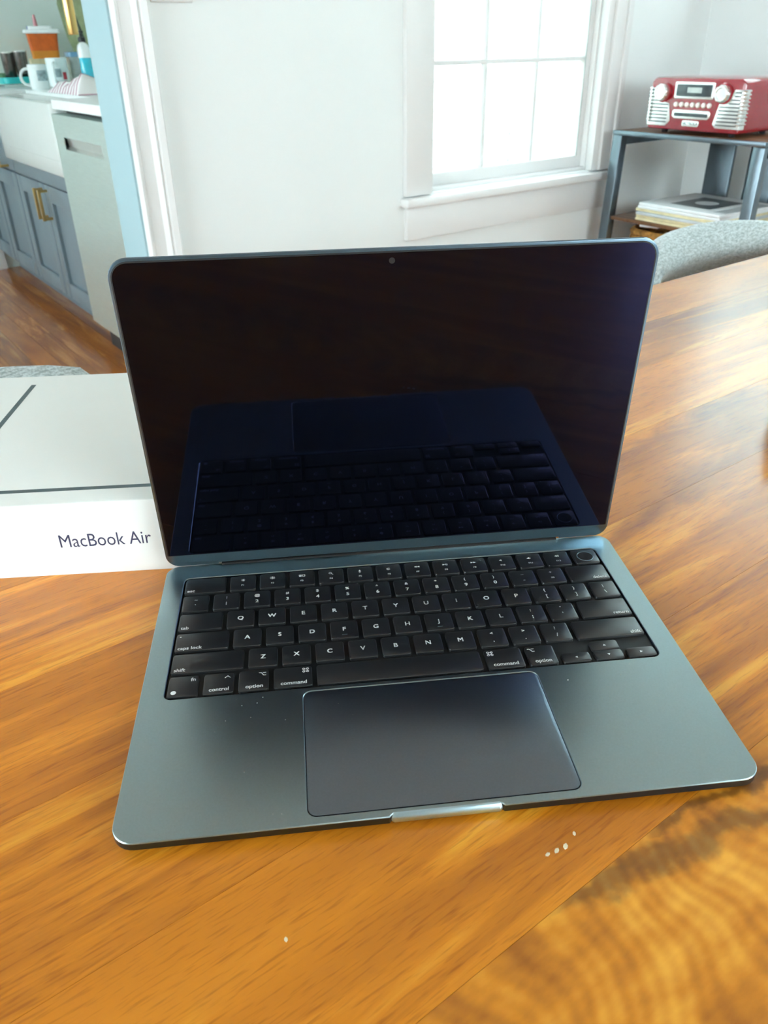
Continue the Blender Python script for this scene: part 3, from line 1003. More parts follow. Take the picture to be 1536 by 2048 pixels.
# local lid frame: x along the hinge, y up the lid, z towards the viewer
# lid outline: corner tabs reach down to the deck, the middle is cut a little higher
tb = 2.6 * mm
lo = rrect(0, LW, 3.0 * mm, lid_len, (9 * mm, 9 * mm, 11 * mm, 11 * mm), 7)
TZ_ = 0
low = [(34.0 * mm, 3.0 * mm), (34.2 * mm, 3.0 * mm + 1.2 * mm), (LW - 34.2 * mm, 3.0 * mm + 1.2 * mm), (LW - 34.0 * mm, 3.0 * mm)]
lo2 = lo[:8] + low + lo[8:]
rot_l = (PI / 2 + tilt, 0, 0)
prism(lid_bm, lo2, -3.6 * mm, 0.0, .5 * mm, 1.4 * mm)
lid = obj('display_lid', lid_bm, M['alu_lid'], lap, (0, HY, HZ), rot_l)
bm = B()
prism(bm, rrect(1.5 * mm, LW - 1.5 * mm, 12.2 * mm, lid_len - 1.5 * mm, (1.0 * mm, 1.0 * mm, 9.6 * mm, 9.6 * mm), 7), -.02 * mm, .35 * mm, .15 * mm)
obj('gasket_or_shade', bm, M['gasket_or_shade'], lid)
bm = B()
prism(bm, rrect(2.3 * mm, LW - 2.3 * mm, 12.6 * mm, lid_len - 2.3 * mm, (.6 * mm, .6 * mm, 8.8 * mm, 8.8 * mm), 7), .30 * mm, .42 * mm)
obj('screen', bm, M['screen'], lid)['label'] = 'switched-off black glass screen'
bm = B(); lathe(bm, [(1.7 * mm, .42 * mm), (1.7 * mm, .45 * mm)], 16, LW / 2, lid_len - 6.6 * mm); obj('webcam', bm, M['gasket_or_shade'], lid)
# hinge barrel
bm = B(); tube(bm, [(36 * mm, HY + 1.2 * mm, 6.0 * mm), (LW - 36 * mm, HY + 1.2 * mm, 6.0 * mm)], 2.6 * mm, 14); obj('hinge', bm, M['hinge'], lap)
# dust on the deck
bm = B(); rd = random.Random(11)
for px_, py_ in [(42, 62), (47, 69), (55, 79), (63, 80), (66, 84), (78, 66), (60, 70), (72, 8), (76, 7.6), (58, 34), (80, 30), (106, 74), (113, 65), (262, 76), (270, 84), (52, 84), (232, 76)]:
    r_ = rd.uniform(.12, .28) * mm
    bmesh.ops.create_icosphere(bm, subdivisions=1, radius=r_, matrix=Matrix.Translation((px_ * mm, py_ * mm, DECK + r_ * .6)) @ Matrix.Diagonal((1.4, .8, .7, 1)))
obj('dust', bm, M['dust'], lap, kind='stuff')

# ================================================================== LAPTOP CARTON
bx = thing('laptop_box', 'flat white laptop carton lying behind the open laptop, dark lettering on its side', 'box', (-0.207 * math.cos(LR) - 0.2325 * -math.sin(LR), 0, TZ))
# carton frame: x along its front face, y backwards
by = math.radians(-31.8)
fx, fy = -0.004, 0.2255                      # a point of the front face in laptop axes
cl, sl = math.cos(LR), math.sin(LR)
o0 = Vector((fx * cl - fy * sl, fx * sl + fy * cl))
cb, sb = math.cos(by), math.sin(by)
x_left = -0.207
bx.location = (o0.x + x_left * cb, o0.y + x_left * sb, TZ)
bx.rotation_euler = (0, 0, by)
BWD, BDP, BH = 0.338, 0.2385, 0.0555
bm = B(); prism(bm, rrect(0, BWD, 0, BDP, .0025, 3), 0, BH, .0012)
obj('carton', bm, M['carton'], bx)
bm = B()
text_geo(bm, 'MacBook Air', 0.0142, 0.2015, 0.0262, 0, 'RIGHT', 0.0, lambda a, b, c: (a, -0.00006, b), 0.80)
me = bpy.data.meshes.new('lettering'); bm.to_mesh(me); bm.free(); me.materials.append(M['ink']); obj('lettering', me, None, bx)
# printed picture: a thin laptop in profile, its lid standing open
bm = B()
def bar(p, q, w, z=BH + .00006):
    a, b = Vector(p), Vector(q); d = (b - a).normalized(); n = Vector((-d.y, d.x)) * w / 2
    bm.faces.new([bm.verts.new((*c, z)) for c in (a - n, b - n, b + n, a + n)])
bar((0.064, 0.0195), (0.275, 0.0195), 0.0044)
bar((0.0665, 0.022), (0.0682, 0.2167), 0.0042)
me = bpy.data.meshes.new('printed_picture'); bm.to_mesh(me); bm.free(); me.materials.append(M['print']); obj('printed_picture', me, None, bx)

# ================================================================== CHAIRS
def make_chair(label, cu, top, rz=0.0):
    t = thing('dining_chair', label, 'chair', (cu, 0.60, 0), rz)
    # backrest: curved shell, rounded shoulders, lower front turned under
    bm = B()
    N = 18
    hw = 0.245
    rings = []
    for i in range(N + 1):
        s = -1 + 2 * i / N
        x = hw * s
        sh = abs(s)
        zt = top - 0.018 * sh ** 2 - 0.10 * max(0, (sh - .72) / .28) ** 2.4
        dy = -0.075 * s * s
        zb = 0.50
        prof = [(-.004, zt - .022), (.008, zt - .006), (.024, zt), (.040, zt - .006), (.050, zt - .024), (.052, zb + .02), (.040, zb), (.016, zb), (.012, zb + .02),
                (.030, top - .105), (.016, top - .082), (-.002, top - .066), (-.010, top - .057), (-.012, top - .045)]
        prof = [(y, min(z, zt)) for y, z in prof]
        rings.append([bm.verts.new((x, y + dy, z)) for y, z in prof])
    for a, b in zip(rings, rings[1:]): ring_faces(bm, a, b)
    bm.faces.new(rings[0]); bm.faces.new(list(reversed(rings[-1])))
    obj('backrest', bm, M['chair'], t, ang=70)
    bm = B(); prism(bm, rrect(-.235, .235, -.47, -.01, .05, 5), .40, .485, .022, .012); obj('seat', bm, M['chair'], t, ang=50)
    bm = B()
    for x in (-.16, .16): beam(bm, (x, .03, .42), (x, .038, .52), .04, .02)
    obj('back_bracket', bm, M['chairleg'], t)
    for x in (-.20, .20):
        for y in (-.43, -.05):
            bm = B(); tube(bm, [(x * .96, y, .402), (x * 1.08, y + (.03 if y > -.2 else -.02), 0.0)], [.019, .011], 10); obj('leg', bm, M['chairleg'], t)
    return t


make_chair('grey tweed dining chair whose back just shows behind the white carton', -0.012, 0.782)
make_chair('pale grey tweed dining chair beyond table at right, in front of the record shelf', 1.325, 0.765)

# ================================================================== SHELF, RADIO, RECORDS, BASKET
SU, SV0, SV1 = 2.55, 1.222, 1.826
SUB = 2.985
sh = thing('side_table', 'slate metal side table with shelves carrying the red radio and records', 'side table', (0, 0, 0))
bm = B(); beam(bm, (SU + .010, SV0, .765), (SU + .010, SV1, .765), .022, .016, (1, 0, 0), .003); obj('front_rail', bm, M['shelfmetal'], sh)
bm = B(); box(bm, SU + .022, SUB - .001, SV0 + .012, SV1 - .012, .757, .772, .002); obj('top_board', bm, M['shelfwood'], sh)
for v_ in (SV0 + .012, SV1 - .012):
    bm = B(); box(bm, SU + .022, SUB, v_ - .012, v_ + .012, .722, .7565, .002); obj('side_rail', bm, M['shelfmetal'], sh)
for v_, sp in ((SV0 + .020, 0.0), (SV1 - .022, .018)):
    bm = B(); beam(bm, (SU + .018, v_ + sp * 1.6, 0), (SU + .018, v_, .757), .036, .040, (1, 0, 0), .003); obj('leg', bm, M['shelfmetal'], sh)
for v_ in (1.275, 1.468, 1.642):
    bm = B(); box(bm, SUB, SUB + .018, v_ - .050, v_ + .058, 0.0, .772, .002); obj('back_slat', bm, M['shelfmetal'], sh)
bm = B(); box(bm, SU + .012, SUB - .001, SV0 + .042, SV1 - .020, .462, .474, .002); obj('shelf_board', bm, M['shelfwood'], sh)
bm = B(); box(bm, SU + .012, SUB - .001, SV0 + .042, SV1 - .020, .150, .162, .002); obj('shelf_board', bm, M['shelfwood'], sh)

# radio: front plane faces -u; local x = along -v (left to right as seen), local y = depth, z up
rad = thing('radio', 'red retro tabletop radio with chrome grilles and knobs on the side table', 'radio', (2.58, 1.704, .773), math.radians(-90))
RW, RD_, Z0, Z1 = .360, .27, .012, .172
bm = B()
prism(bm, rrect(0, RW, Z0, Z1, (.010, .010, .022, .022), 5), -RD_, 0, .006, .004, lambda x, y, z: (x, -z, y))
obj('body', bm, M['red'], rad)
for x in (.05, .315):
    for y in (.04, .22):
        bm = B(); lathe(bm, [(.010, 0.0), (.012, .0122)], 12, x, y); obj('foot', bm, M['black'], rad)


def front(bm, loop, y0, y1, bev=0.001):
    prism(bm, loop, -y0, -y1, bev, 0, lambda x, y, z: (x, -z, y))


def fr_(bm, loop, d=.004, bev=.001):
    prism(bm, loop, 0.0, d, bev, 0, lambda x, y, z: (x, -z, y))


gl = [(.000, .024), (.078, .024), (.094, .040), (.082, .094), (.062, .098), (.028, .110), (.020, .140), (.000, .140)]
bm = B(); fr_(bm, gl, .003); g1 = obj('grille', bm, M['chrome'], rad)
gr = [(.268, .030), (.280, .024), (.361, .024), (.361, .140), (.322, .140), (.316, .116), (.300, .100), (.272, .096), (.258, .040)]
gr = [(.262, .038), (.274, .026), (.360, .026), (.360, .141), (.324, .141), (.312, .112), (.300, .101), (.276, .098)]
bm = B(); fr_(bm, gr, .003); box(bm, .3601, .3625, .001, .024, .026, .141); g2 = obj('grille', bm, M['chrome'], rad)
for k in range(10):
    z = .034 + k * .0108
    xe = .080 if z < .09 else (.060 - (z - .09) * 1.2 if z < .11 else .016)
    bm = B(); box(bm, .006, xe, -.0042, -.0028, z, z + .0038); obj('grille_slot', bm, M['grille_dark'], g1)
    xs_ = .274 + (z - .03) * .06 if z < .09 else (.306 + (z - .09) * .6 if z < .115 else .328)
    bm = B(); box(bm, xs_, .350, -.0042, -.0028, z, z + .0038); obj('grille_slot', bm, M['grille_dark'], g2)
    bm = B(); tube(bm, [(.012, -.0055, z + .0072), (.002, -.0050, z + .0072), (-.0045, .002, z + .0072), (-.0045, .018, z + .0072)], .0034, 8); obj('grille_rib', bm, M['chrome'], g1)
    bm = B(); tube(bm, [(.350, -.0055, z + .0072), (.358, -.0050, z + .0072), (.3645, .002, z + .0072), (.3645, .024, z + .0072)], .0034, 8); obj('grille_rib', bm, M['chrome'], g2)
for cx, cz in ((.053, .127), (.287, .129)):
    bm = B()
    pr = [(.031, 0), (.031, .003), (.028, .005)]
    for (r0, y0), (r1, y1) in zip(pr, pr[1:]): pass
    rings = [[bm.verts.new((cx + r * math.cos(2 * PI * k / 24), -y, cz + r * math.sin(2 * PI * k / 24))) for k in range(24)] for r, y in [(.0315, 0), (.0315, .004), (.029, .006)]]
    for a, b in zip(rings, rings[1:]): ring_faces(bm, a, b)
    bm.faces.new(rings[-1]); obj('knob_collar', bm, M['red'], rad)
    bm = B()
    rings = [[bm.verts.new((cx + (r + (.0012 if (k % 4 < 2 and fl) else 0)) * math.cos(2 * PI * k / 32), -y, cz + (r + (.0012 if (k % 4 < 2 and fl) else 0)) * math.sin(2 * PI * k / 32))) for k in range(32)]
             for r, y, fl in [(.0255, .005, 1), (.0250, .020, 1), (.0225, .024, 0), (.018, .0245, 0), (.016, .0225, 0)]]
    for a, b in zip(rings, rings[1:]): ring_faces(bm, a, b)
    bm.faces.new(rings[-1]); obj('knob', bm, M['chrome'], rad)
bm = B(); fr_(bm, rrect(.099, .251, .110, .160, .004, 3), .006, .0015); dp = obj('display_frame', bm, M['chrome'], rad)
bm = B(); fr_(bm, rrect(.107, .243, .117, .153, .002, 2), .0066, .0003); obj('display', bm, M['display'], dp)
bm = B(); box(bm, .150, .205, -.0070, -.0066, .128, .144); obj('readout', bm, M['greyclear'], dp)
for k in range(7):
    cx = .111 + k * .0215
    bm = B()
    rings = [[bm.verts.new((cx + r * math.cos(2 * PI * q / 12), -y, .092 + r * math.sin(2 * PI * q / 12))) for q in range(12)] for r, y in [(.0078, 0), (.0076, .006), (.005, .0085)]]
    for a, b in zip(rings, rings[1:]): ring_faces(bm, a, b)
    bm.faces.new(rings[-1]); obj('button', bm, M['white_plastic'], rad)
bm = B(); fr_(bm, [(.112, .049), (.240, .049), (.249, .057), (.249, .070), (.243, .076), (.106, .076), (.102, .070), (.102, .056)], .005, .0012); ds = obj('disc_slot_frame', bm, M['chrome'], rad)
bm = B(); box(bm, .110, .241, -.0056, -.0049, .056, .067); obj('disc_slot', bm, M['display'], ds)
bm = B(); fr_(bm, rrect(.146, .210, .026, .044, .004, 3), .004, .001); lg = obj('name_badge', bm, M['chrome'], rad)
bm = B(); text_geo(bm, 'VICTROLA', .0125, .178, .0345, 0, 'CENTER', 0.02, lambda a, b, c: (a, -.0043, b))
me = bpy.data.meshes.new('badge_lettering'); bm.to_mesh(me); bm.free(); me.materials.append(M['sleeve_d']); obj('badge_lettering', me, None, lg)

# records: each sleeve a thing
rr_ = random.Random(5)
zz = .4742
labs = ['cream record sleeve lying lowest in the stack on the shelf', 'cream record sleeve second from bottom of the stack', 'grey record sleeve third from bottom of the stack',
        'cream record sleeve fourth from bottom of the stack', 'white-edged record sleeve just under the pictured one', 'pale grey record sleeve with dark square picture, top of stack']
mats_ = ['sleeve_c', 'sleeve_c', 'sleeve_g', 'sleeve_c', 'sleeve_w', 'sleeve_w']
for k in range(6):
    h_ = .0106
    t = thing('record_sleeve', labs[k], 'record', (2.565 + rr_.uniform(-.004, .006) + .165, 1.505 + rr_.uniform(-.006, .006) + .165 - .16, zz), rr_.uniform(-.025, .025) - .03, 'records stacked on the shelf')
    bm = B(); box(bm, -.165, .165, -.175, .175, 0, h_ * .985, .0028)
    obj('sleeve', bm, M[mats_[k]], t)
    if k == 5:
        bm = B(); box(bm, -.100, .100, -.085, .085, h_ * .985, h_ * .985 + .0002)
        obj('picture', bm, M['sleeve_d'], t)
        bm = B(); lathe(bm, [(.042, h_ * .985 + .0002), (.042, h_ * .985 + .0004)], 20); obj('picture_disc', bm, M['sleeve_w'], t)
        bm = B(); box(bm, -.13, .13, -.172, -.12, h_ * .985, h_ * .985 + .0002); obj('printed_band', bm, M['sleeve_g'], t)
    zz += h_

# wicker basket on the bottom shelf
bk = thing('basket', 'brown woven wicker basket under the records on the bottom shelf', 'basket', (2.77, 1.60, .1625))
for k in range(11):
    bm = B()
    z = .012 + k * .024; n = 56
    pts = []
    for q in range(n + 1):
        a = 2 * PI * q / n
        wob = .004 * (1 if (q + k) % 2 else -1)
        r_ = 1 + .012 * k
        ru, rv = .125 * r_, .160 * r_
        ee = 2 / 3.4
        c, s_ = math.cos(a), math.sin(a)
        pts.append(((abs(c) ** ee * ru + wob) * (1 if c >= 0 else -1), (abs(s_) ** ee * rv + wob) * (1 if s_ >= 0 else -1), z))
    tube(bm, pts, .0125, 6, cap=False)
    obj('weave_coil', bm, M['wicker'], bk, ang=60)
bm = B(); box(bm, -.115, .115, -.15, .15, .0, .012); obj('base', bm, M['wicker'], bk)
pp = tag(obj('paper', (lambda b: (box(b, -.04, .03, -.045, .03, 0, .012, .003), b)[1])(B()), M['sleeve_w'], None, (2.655, 1.678, .438), (0, .12, .3)), 'scrap of white paper lying on the wicker basket rim', 'paper')

# small white box cut off by the right edge of the frame
bm = B(); prism(bm, rrect(0, .09, 0, .09, .006, 4), .0035, .028, .003, .001)
wb = thing('white_box', 'small white plastic box on the table, cut by right frame edge', 'box', (.5935, .042, TZ), math.radians(-60))
obj('body', bm, M['white_plastic'], wb)
bm = B(); prism(bm, rrect(.006, .084, .006, .084, .004, 3), 0.0, .0035); obj('base', bm, M['black'], wb)

# ================================================================== KITCHEN
CT = .905
# cabinets
def shaker(parent, v0, v1, z0, z1, uf=.915):
    bm = B()
    rail = .068
    f = .020
    box(bm, uf, uf + f, v0, v0 + rail, z0, z1, .0015); box(bm, uf, uf + f, v1 - rail, v1, z0, z1, .0015)
    box(bm, uf, uf + f, v0 + rail, v1 - rail, z0, z0 + rail, .0015); box(bm, uf, uf + f, v0 + rail, v1 - rail, z1 - rail, z1, .0015)
    d = obj('door', bm, M['cab'], parent)
    bm = B(); box(bm, uf + .014, uf + .019, v0 + rail - .004, v1 - rail + .004, z0 + rail - .004, z1 - rail + .004); obj('door_panel', bm, M['cab'], d)
    return d


def pull(parent, v_, z0, z1, uf=.915):
    bm = B(); box(bm, uf - .040, uf - .028, v_ - .006, v_ + .006, z0, z1, .001)
    box(bm, uf - .029, uf, v_ - .005, v_ + .005, z0 + .002, z0 + .012); box(bm, uf - .029, uf, v_ - .005, v_ + .005, z1 - .012, z1 - .002)
    o = obj('handle', bm, M['brass'], parent); o['label'] = 'brass bar handle'
    return o


sk = thing('sink_cabinet', 'slate blue two-door cabinet with brass handles under the white sink', 'cabinet')
bm = B(); box(bm, .937, 1.58, 2.985, 3.880, .10, .638); box(bm, 1.0, 1.58, 2.985, 3.880, 0, .10); pass
obj('carcass', bm, M['cab'], sk)
d = shaker(sk, 3.012, 3.444, .105, .572); pull(d, 3.415, .432, .556)
d = shaker(sk, 3.450, 3.876, .105, .572); pull(d, 3.480, .432, .556)
bm = B(); box(bm, .915, .935, 3.012, 3.876, .577, .638, .0015); obj('face_rail', bm, M['cab'], sk)
bc = thing('base_cabinet', 'slate blue base cabinet left of the sink against the far wall', 'cabinet')
bm = B(); box(bm, .937, 1.58, 3.884, 4.650, .10, .8745); box(bm, 1.0, 1.58, 3.884, 4.650, 0, .10); obj('carcass', bm, M['cab'], bc)
shaker(bc, 3.884, 4.300, .105, .572); shaker(bc, 4.306, 4.648, .105, .572)
for a_, b_ in ((3.884, 4.300), (4.306, 4.648)):
    bm = B(); box(bm, .915, .935, a_, b_, .580, .868, .0015); dr = obj('drawer', bm, M['cab'], bc)
    bm = B(); m_ = (a_ + b_) / 2 - .02
    box(bm, .876, .888, m_ - .10, m_ + .08, .590, .602, .001); box(bm, .886, .915, m_ - .095, m_ - .085, .591, .601); box(bm, .886, .915, m_ + .065, m_ + .075, .591, .601)
    obj('handle', bm, M['brass'], dr)['label'] = 'brass bar handle'
# dishwasher
dw = thing('dishwasher', 'stainless steel dishwasher with recessed pocket handle beside the sink', 'dishwasher')
bm = B(); box(bm, .930, 1.56, 2.385, 2.975, .0, .868); obj('tub', bm, M['black'], dw)
bm = B()
HV0, HV1, HZ0, HZ1 = 2.495, 2.882, .750, .790
for a_, b_, c_, d_ in ((2.383, 2.978, .112, HZ0), (2.383, 2.978, HZ1, .860), (2.383, HV0, HZ0, HZ1), (HV1, 2.978, HZ0, HZ1)):
    box(bm, .875, .929, a_, b_, c_, d_, 0)
bmesh.ops.remove_doubles(bm, verts=bm.verts, dist=1e-5)
dd = obj('door', bm, M['steel'], dw)
bm = B()
vs = [bm.verts.new(p) for p in ((.877, HV0, HZ1), (.877, HV1, HZ1), (.884, HV1, HZ1 - .003), (.884, HV0, HZ1 - .003), (.889, HV0, HZ0 + .010), (.889, HV1, HZ0 + .010), (.876, HV0, HZ0), (.876, HV1, HZ0))]
for f in ((0, 1, 2, 3), (3, 2, 5, 4), (4, 5, 7, 6)): bm.faces.new([vs[i] for i in f])
bm.faces.new([vs[i] for i in (0, 3, 4, 6)]); bm.faces.new([vs[i] for i in (1, 2, 5, 7)])
obj('pocket_handle', bm, M['chrome'], dd)
bm = B(); box(bm, .96, 1.5, 2.385, 2.975, 0.0, .10); bm.free()
# worktop: right of the sink, behind and left of it
SK = (.878, 1.030, 2.985, 3.850)
wt = thing('worktop', 'white quartz kitchen worktop with square front edge around the sink', 'worktop')
bm = B()
outl = [(.885, 2.075), (1.618, 2.075), (1.618, KV - .003), (.885, KV - .003), (.885, SK[3] + .002), (SK[1] + .002, SK[3] + .002), (SK[1] + .002, SK[2] - .002), (.885, SK[2] - .002)]
prism(bm, outl, .8755, CT, .002)
obj('slab', bm, M['quartz'], wt)
sn = thing('sink', 'white apron-front fireclay sink set into the worktop', 'sink')
bm = B()
ol = rrect(SK[0], SK[1], SK[2], SK[3], (.030, .004, .004, .030), 6)
il = rrect(SK[0] + .024, SK[1] - .018, SK[2] + .024, SK[3] - .024, .02, 4)
plate(bm, ol, [list(il)], .70, .893, .006)
bs = obj('basin', bm, M['fireclay'], sn, ang=50)
bm = B(); prism(bm, ol, .642, .6995, 0, .006); obj('apron_base', bm, M['fireclay'], sn, ang=50)
bm = B(); lathe(bm, [(.03, .7002), (.03, .703), (.02, .7035)], 16, .955, 3.4); obj('drain', bm, M['chrome'], sn)
# faucet
fc = thing('faucet', 'brass gooseneck kitchen faucet standing behind the sink', 'faucet', (1.135, 2.99, CT))
bm = B(); lathe(bm, [(.030, 0), (.030, .006), (.022, .012), (.020, .05)], 18); obj('base', bm, M['brass'], fc)
bm = B()
pts = [(0, 0, .05), (0, 0, .40)] + [(-.062 + .062 * math.cos(a * PI / 10), .0, .40 + .062 * math.sin(a * PI / 10)) for a in range(1, 11)] + [(-.124, 0, .315)]
tube(bm, pts, .0125, 12); obj('neck', bm, M['brass'], fc)
bm = B(); lathe(bm, [(.0165, .195), (.018, .200), (.018, .30), (.0145, .318)], 16, -.124, 0); obj('spray_head', bm, M['brass'], fc)
bm = B(); tube(bm, [(0, -.02, .035), (0, -.075, .06)], .007, 10); obj('lever', bm, M['brass'], fc)


# mugs
def mug(name, label, u_, v_, r_, h_, ang, handle=True):
    t = thing(name, label, 'mug', (u_, v_, CT), ang, 'mugs by the sink')
    bm = B(); lathe(bm, [(r_ * .86, 0), (r_ * .95, .004), (r_, .02), (r_, h_ - .002), (r_ - .002, h_), (r_ - .005, h_ - .002), (r_ - .006, .012), (.001, .009)], 28)
    obj('body', bm, M['mug'], t)
    if handle:
        bm = B(); tube(bm, [(-r_ + .003 - .036 * math.sin(a * PI / 10) ** .8, 0, h_ * .5 + h_ * .33 * math.cos(a * PI / 10)) for a in range(11)], .0062, 10); obj('handle', bm, M['mug'], t)
    return t


def wrap(bm, r_, a0, a1, z0, z1, n=6):
    for k in range(n):
        t0, t1 = a0 + (a1 - a0) * k / n, a0 + (a1 - a0) * (k + 1) / n
        bm.faces.new([bm.verts.new((r_ * math.cos(t), r_ * math.sin(t), z)) for t, z in ((t0, z0), (t1, z0), (t1, z1), (t0, z1))])


m1 = mug('mug', 'white mug with its handle to the left on the worktop', 1.085, 3.80, .040, .098, math.radians(-22))
bm = B(); wrap(bm, .0402, math.radians(-90), math.radians(-20), .035, .075); obj('print', bm, M['mugprint'], m1)
m2 = mug('mug', 'white mug with a red and grey print, second mug from the left', 1.245, 4.045, .048, .118, math.radians(60))
bm = B(); wrap(bm, .0482, math.radians(-190), math.radians(-150), .040, .075); obj('print', bm, M['mugprint'], m2)
bm = B(); wrap(bm, .0483, math.radians(-142), math.radians(-120), .030, .060, 3); obj('print', bm, M['mugred'], m2)
# soap bottle
sb_ = thing('soap_bottle', 'clear blue dish soap bottle with white top and black pump', 'bottle', (1.315, 3.84, CT), math.radians(-15))
bm = B(); prism(bm, rrect(-.026, .026, -.042, .042, .022, 5), 0, .117, .001, .004); obj('body', bm, M['soap'], sb_)
bm = B()
lv = [(0, .1172), (0, .150), (.004, .165), (.012, .174), (.022, .178)]
rings = [[bm.verts.new((x, y, z)) for x, y in inset(rrect(-.0265, .0265, -.0425, .0425, .0222, 5), d_)] for d_, z in lv]
for a, b in zip(rings, rings[1:]): ring_faces(bm, a, b)
bm.faces.new(list(reversed(rings[0]))); bm.faces.new(rings[-1]); obj('shoulder', bm, M['soapwhite'], sb_, ang=50)
bm = B(); lathe(bm, [(.016, .1782), (.016, .195), (.007, .198), (.006, .212), (.012, .213), (.012, .220), (.004, .222)], 16); tube(bm, [(0, 0, .217), (0, .038, .214)], .004, 8); obj('pump', bm, M['black'], sb_)
bm = B(); box(bm, -.0275, -.0266, -.020, .018, .085, .100); box(bm, -.0275, -.0266, -.018, .006, .064, .070); bm.free()
# striped towel
bm = B()
nu, nv = 14, 34
rt = random.Random(2)
grid = []
for i in range(nu + 1):
    rw = []
    for j in range(nv + 1):
        x = -.07 + .16 * i / nu; y = -.19 + .40 * j / nv
        t_ = (y + .19) / .40
        e = min(1, min(i, nu - i) / 3.0, min(j, nv - j) / 2.0)
        hgt = (.064 - .044 * t_) * (e ** .55) + .006 * math.sin(y * 60 + x * 40) * e + .006 * math.sin(x * 55 - y * 24) * e
        rw.append(bm.verts.new((x, y, max(.0015, hgt))))
    grid.append(rw)
for i in range(nu):
    for j in range(nv): bm.faces.new((grid[i][j], grid[i + 1][j], grid[i + 1][j + 1], grid[i][j + 1]))
bot = [[bm.verts.new((v_.co.x, v_.co.y, 0.0)) for v_ in rw] for rw in grid]
for i in range(nu):
    for j in range(nv): bm.faces.new((bot[i][j], bot[i][j + 1], bot[i + 1][j + 1], bot[i + 1][j]))
for i in range(nu):
    bm.faces.new((grid[i][0], bot[i][0], bot[i + 1][0], grid[i + 1][0])); bm.faces.new((grid[i][nv], grid[i + 1][nv], bot[i + 1][nv], bot[i][nv]))
for j in range(nv):
    bm.faces.new((grid[0][j], grid[0][j + 1], bot[0][j + 1], bot[0][j])); bm.faces.new((grid[nu][j], bot[nu][j], bot[nu][j + 1], grid[nu][j + 1]))
tag(obj('dish_towel', bm, M['towel'], None, (1.105, 3.33, CT + .0005), (0, 0, math.radians(0)), ang=80), 'crumpled red and white striped dish towel behind the sink', 'towel')
# orange tub on a white bin
wbn = thing('storage_bin', 'off-white storage bin carrying the orange tub', 'bin', (1.335, 4.50, CT), math.radians(-15))
bm = B(); prism(bm, rrect(-.085, .085, -.085, .085, .015, 4), 0, .112, .003); obj('body', bm, M['sleeve_c'], wbn)
tb_ = thing('detergent_tub', 'orange tub with white lid and blue cap standing on the bin', 'tub', (1.335, 4.50, CT + .1122), math.radians(-15))
bm = B()
rings = [[bm.verts.new((x, y, z)) for x, y in rrect(-a_, a_, -a_, a_, .014, 4)] for a_, z in ((.064, 0), (.066, .035), (.074, .108))]
for a, b in zip(rings, rings[1:]): ring_faces(bm, a, b)
bm.faces.new(list(reversed(rings[0]))); bm.faces.new(rings[-1]); obj('body', bm, M['orange'], tb_)
bm = B()
rings = [[bm.verts.new((x, y, z)) for x, y in rrect(-a_, a_, -a_, a_, .014, 4)] for a_, z in ((.0643, 0.001), (.0667, .034))]
ring_faces(bm, *rings); obj('band', bm, M['amber'], tb_)
bm = B(); prism(bm, rrect(-.086, .086, -.086, .086, .016, 4), .1082, .126, .005, .003); prism(bm, rrect(-.060, .060, -.060, .060, .02, 4), .126, .140, .004); obj('lid', bm, M['soapwhite'], tb_)
bm = B(); prism(bm, rrect(-.064, -.0605, -.045, .045, .0016, 2), .122, .141, .001); obj('emblem', bm, M['bluelogo'], tb_)
bm = B(); tube(bm, [(-.02, -.03, .138), (-.02, -.030, .170), (-.02, -.028, .188)], [.010, .008, .005], 10); obj('spout', bm, M['pink'], tb_)
bm = B()
def tubmap(a, b, c): return (-.0715 - b * .11, -a, .076 + b)
def tubmap2(a, b, c): return (-.0678 - b * .06, -a, .018 + b)
text_geo(bm, 'CARE', .032, 0, 0, 0, 'CENTER', .02, tubmap); text_geo(bm, 'x40', .026, 0, 0, 0, 'CENTER', .02, tubmap2)
me = bpy.data.meshes.new('lettering'); bm.to_mesh(me); bm.free(); me.materials.append(M['peach']); obj('lettering', me, None, tb_)
# grey clear container behind the soap
gc = thing('food_container', 'grey translucent container with blue lid behind the soap bottle', 'container', (1.385, 4.12, CT), math.radians(-10))
bm = B(); prism(bm, rrect(-.06, .06, -.075, .075, .014, 4), 0, .120, .002, .004); obj('body', bm, M['greyclear'], gc)
bm = B(); prism(bm, rrect(-.063, .063, -.078, .078, .016, 4), .1201, .140, .004); obj('lid', bm, mat('dusty_blue_lid', (0.13, 0.28, 0.42), .35), gc)
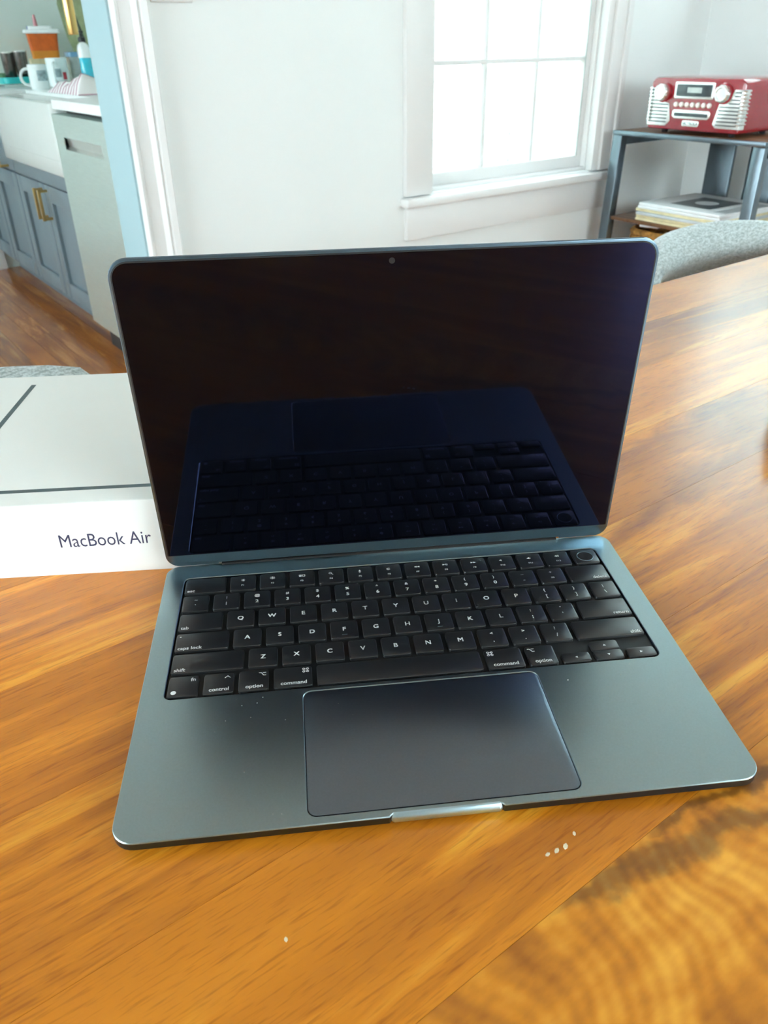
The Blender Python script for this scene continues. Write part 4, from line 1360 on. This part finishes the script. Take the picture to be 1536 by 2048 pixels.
# teal tray, tumblers, sponge on a drying mat
dm = thing('drying_rack', 'flat grey drying rack on the worktop under the teal tray', 'rack', (1.125, 4.40, CT))
bm = B()
for k in range(9): tube(bm, [(-.088 + k * .022, -.2, .010), (-.088 + k * .022, .2, .010)], .003, 6)
for y in (-.2, 0, .2): tube(bm, [(-.092, y, .005), (.092, y, .005)], .005, 6)
obj('wire', bm, M['steel'], dm)
tt = thing('tray', 'bright teal plastic tray under the dark steel tumblers', 'tray', (1.125, 4.40, CT + .0135))
bm = B(); plate(bm, rrect(-.085, .085, -.17, .17, .03, 5), [list(rrect(-.076, .076, -.161, .161, .025, 5))], .004, .026, .002); obj('rim', bm, M['teal'], tt)
bm = B(); prism(bm, rrect(-.085, .085, -.17, .17, .03, 5), 0, .0039); obj('base', bm, M['teal'], tt)
for (u_, v_, h_, nm) in ((1.110, 4.350, .125, 'left'), (1.160, 4.315, .130, 'right')):
    t = thing('tumbler', 'dark steel tumbler standing on the teal tray, %s of the pair' % nm, 'tumbler', (u_, v_, CT + .0176), 0, 'steel tumblers on the tray')
    bm = B(); lathe(bm, [(.024, 0), (.027, .01), (.032, h_), (.030, h_), (.0245, .006), (.001, .005)], 20); obj('body', bm, M['darksteel'], t)
    bm = B(); lathe(bm, [(.0325, h_ - .004), (.0332, h_ - .002), (.0325, h_ + .001), (.0305, h_ + .001)], 20, cap0=False, cap1=False); obj('rim', bm, M['chrome'], t)
bm = B(); box(bm, -.035, .035, -.05, .05, 0, .035, .008)
tag(obj('sponge', bm, M['greenplastic'], None, (1.105, 4.485, CT + .0176), (0, 0, .3)), 'green sponge lying on the tray left of the tumblers', 'sponge')
# plant behind the container
pt = thing('potted_plant', 'potted plant with long olive strap leaves behind the soap bottle', 'plant', (1.485, 4.36, CT))
bm = B(); lathe(bm, [(.045, 0), (.060, .10), (.056, .10), (.050, .085), (.001, .085)], 20); obj('pot', bm, M['pot'], pt)
def blade(bm, pts, ws):
    pts = [Vector(p) for p in pts]
    side = Vector((.2588 * -1, .0, 0)) + Vector((1.0, 0, 0))
    side = Vector((.96, -.26, 0)).normalized()
    L_, R_, Mi = [], [], []
    for p, w in zip(pts, ws):
        L_.append(bm.verts.new(p - side * w)); R_.append(bm.verts.new(p + side * w)); Mi.append(bm.verts.new(p + Vector((.26, .96, 0)) * w * .3))
    for i in range(len(pts) - 1):
        bm.faces.new((L_[i], Mi[i], Mi[i + 1], L_[i + 1])); bm.faces.new((Mi[i], R_[i], R_[i + 1], Mi[i + 1]))
for pts, ws in (([(-.02, -.02, .08), (-.03, -.03, .20), (-.05, -.06, .34), (-.08, -.10, .46)], [.012, .045, .055, .01]),
                ([(.02, 0, .08), (.02, .0, .22), (.0, -.02, .36), (-.03, -.04, .50)], [.012, .045, .05, .01]),
                ([(.0, .02, .08), (.05, .02, .20), (.07, .01, .32), (.08, -.01, .42)], [.012, .04, .04, .01])):
    bm = B(); blade(bm, pts, ws); obj('leaf', bm, M['leaf'], pt)
bm = B(); tube(bm, [(.015, -.03, .08), (-.005, -.05, .20), (-.05, -.09, .33), (-.10, -.13, .44)], [.006, .006, .005, .003], 8); obj('stem', bm, M['leafdark'], pt)

# crumbs on the table
for i, (x, y, s) in enumerate(((192, -22.5, 1.1), (196.5, -21.2, 1.3), (201, -19.6, 1.4), (207, -13.6, 1.0), (77, -47, 1.0))):
    lx, ly = x * mm, y * mm
    bm = B(); bmesh.ops.create_icosphere(bm, subdivisions=1, radius=s * mm, matrix=Matrix.Diagonal((1.3, .8, .45, 1)))
    lab = ('leftmost of the four pale crumbs in front of the laptop', 'second from left of the pale crumbs in front of the laptop', 'third from left of the pale crumbs in front of the laptop',
           'pale crumb nearest the laptop edge, set apart from three others', 'lone pale crumb on the table below the laptop front left corner')[i]
    tag(obj('crumb', bm, M['crumb'], None, (lx * cl - ly * sl, lx * sl + ly * cl, TZ + s * mm * .45), (0, 0, .3 * i)), lab, 'crumb', 'crumbs on the table' if i < 4 else None)
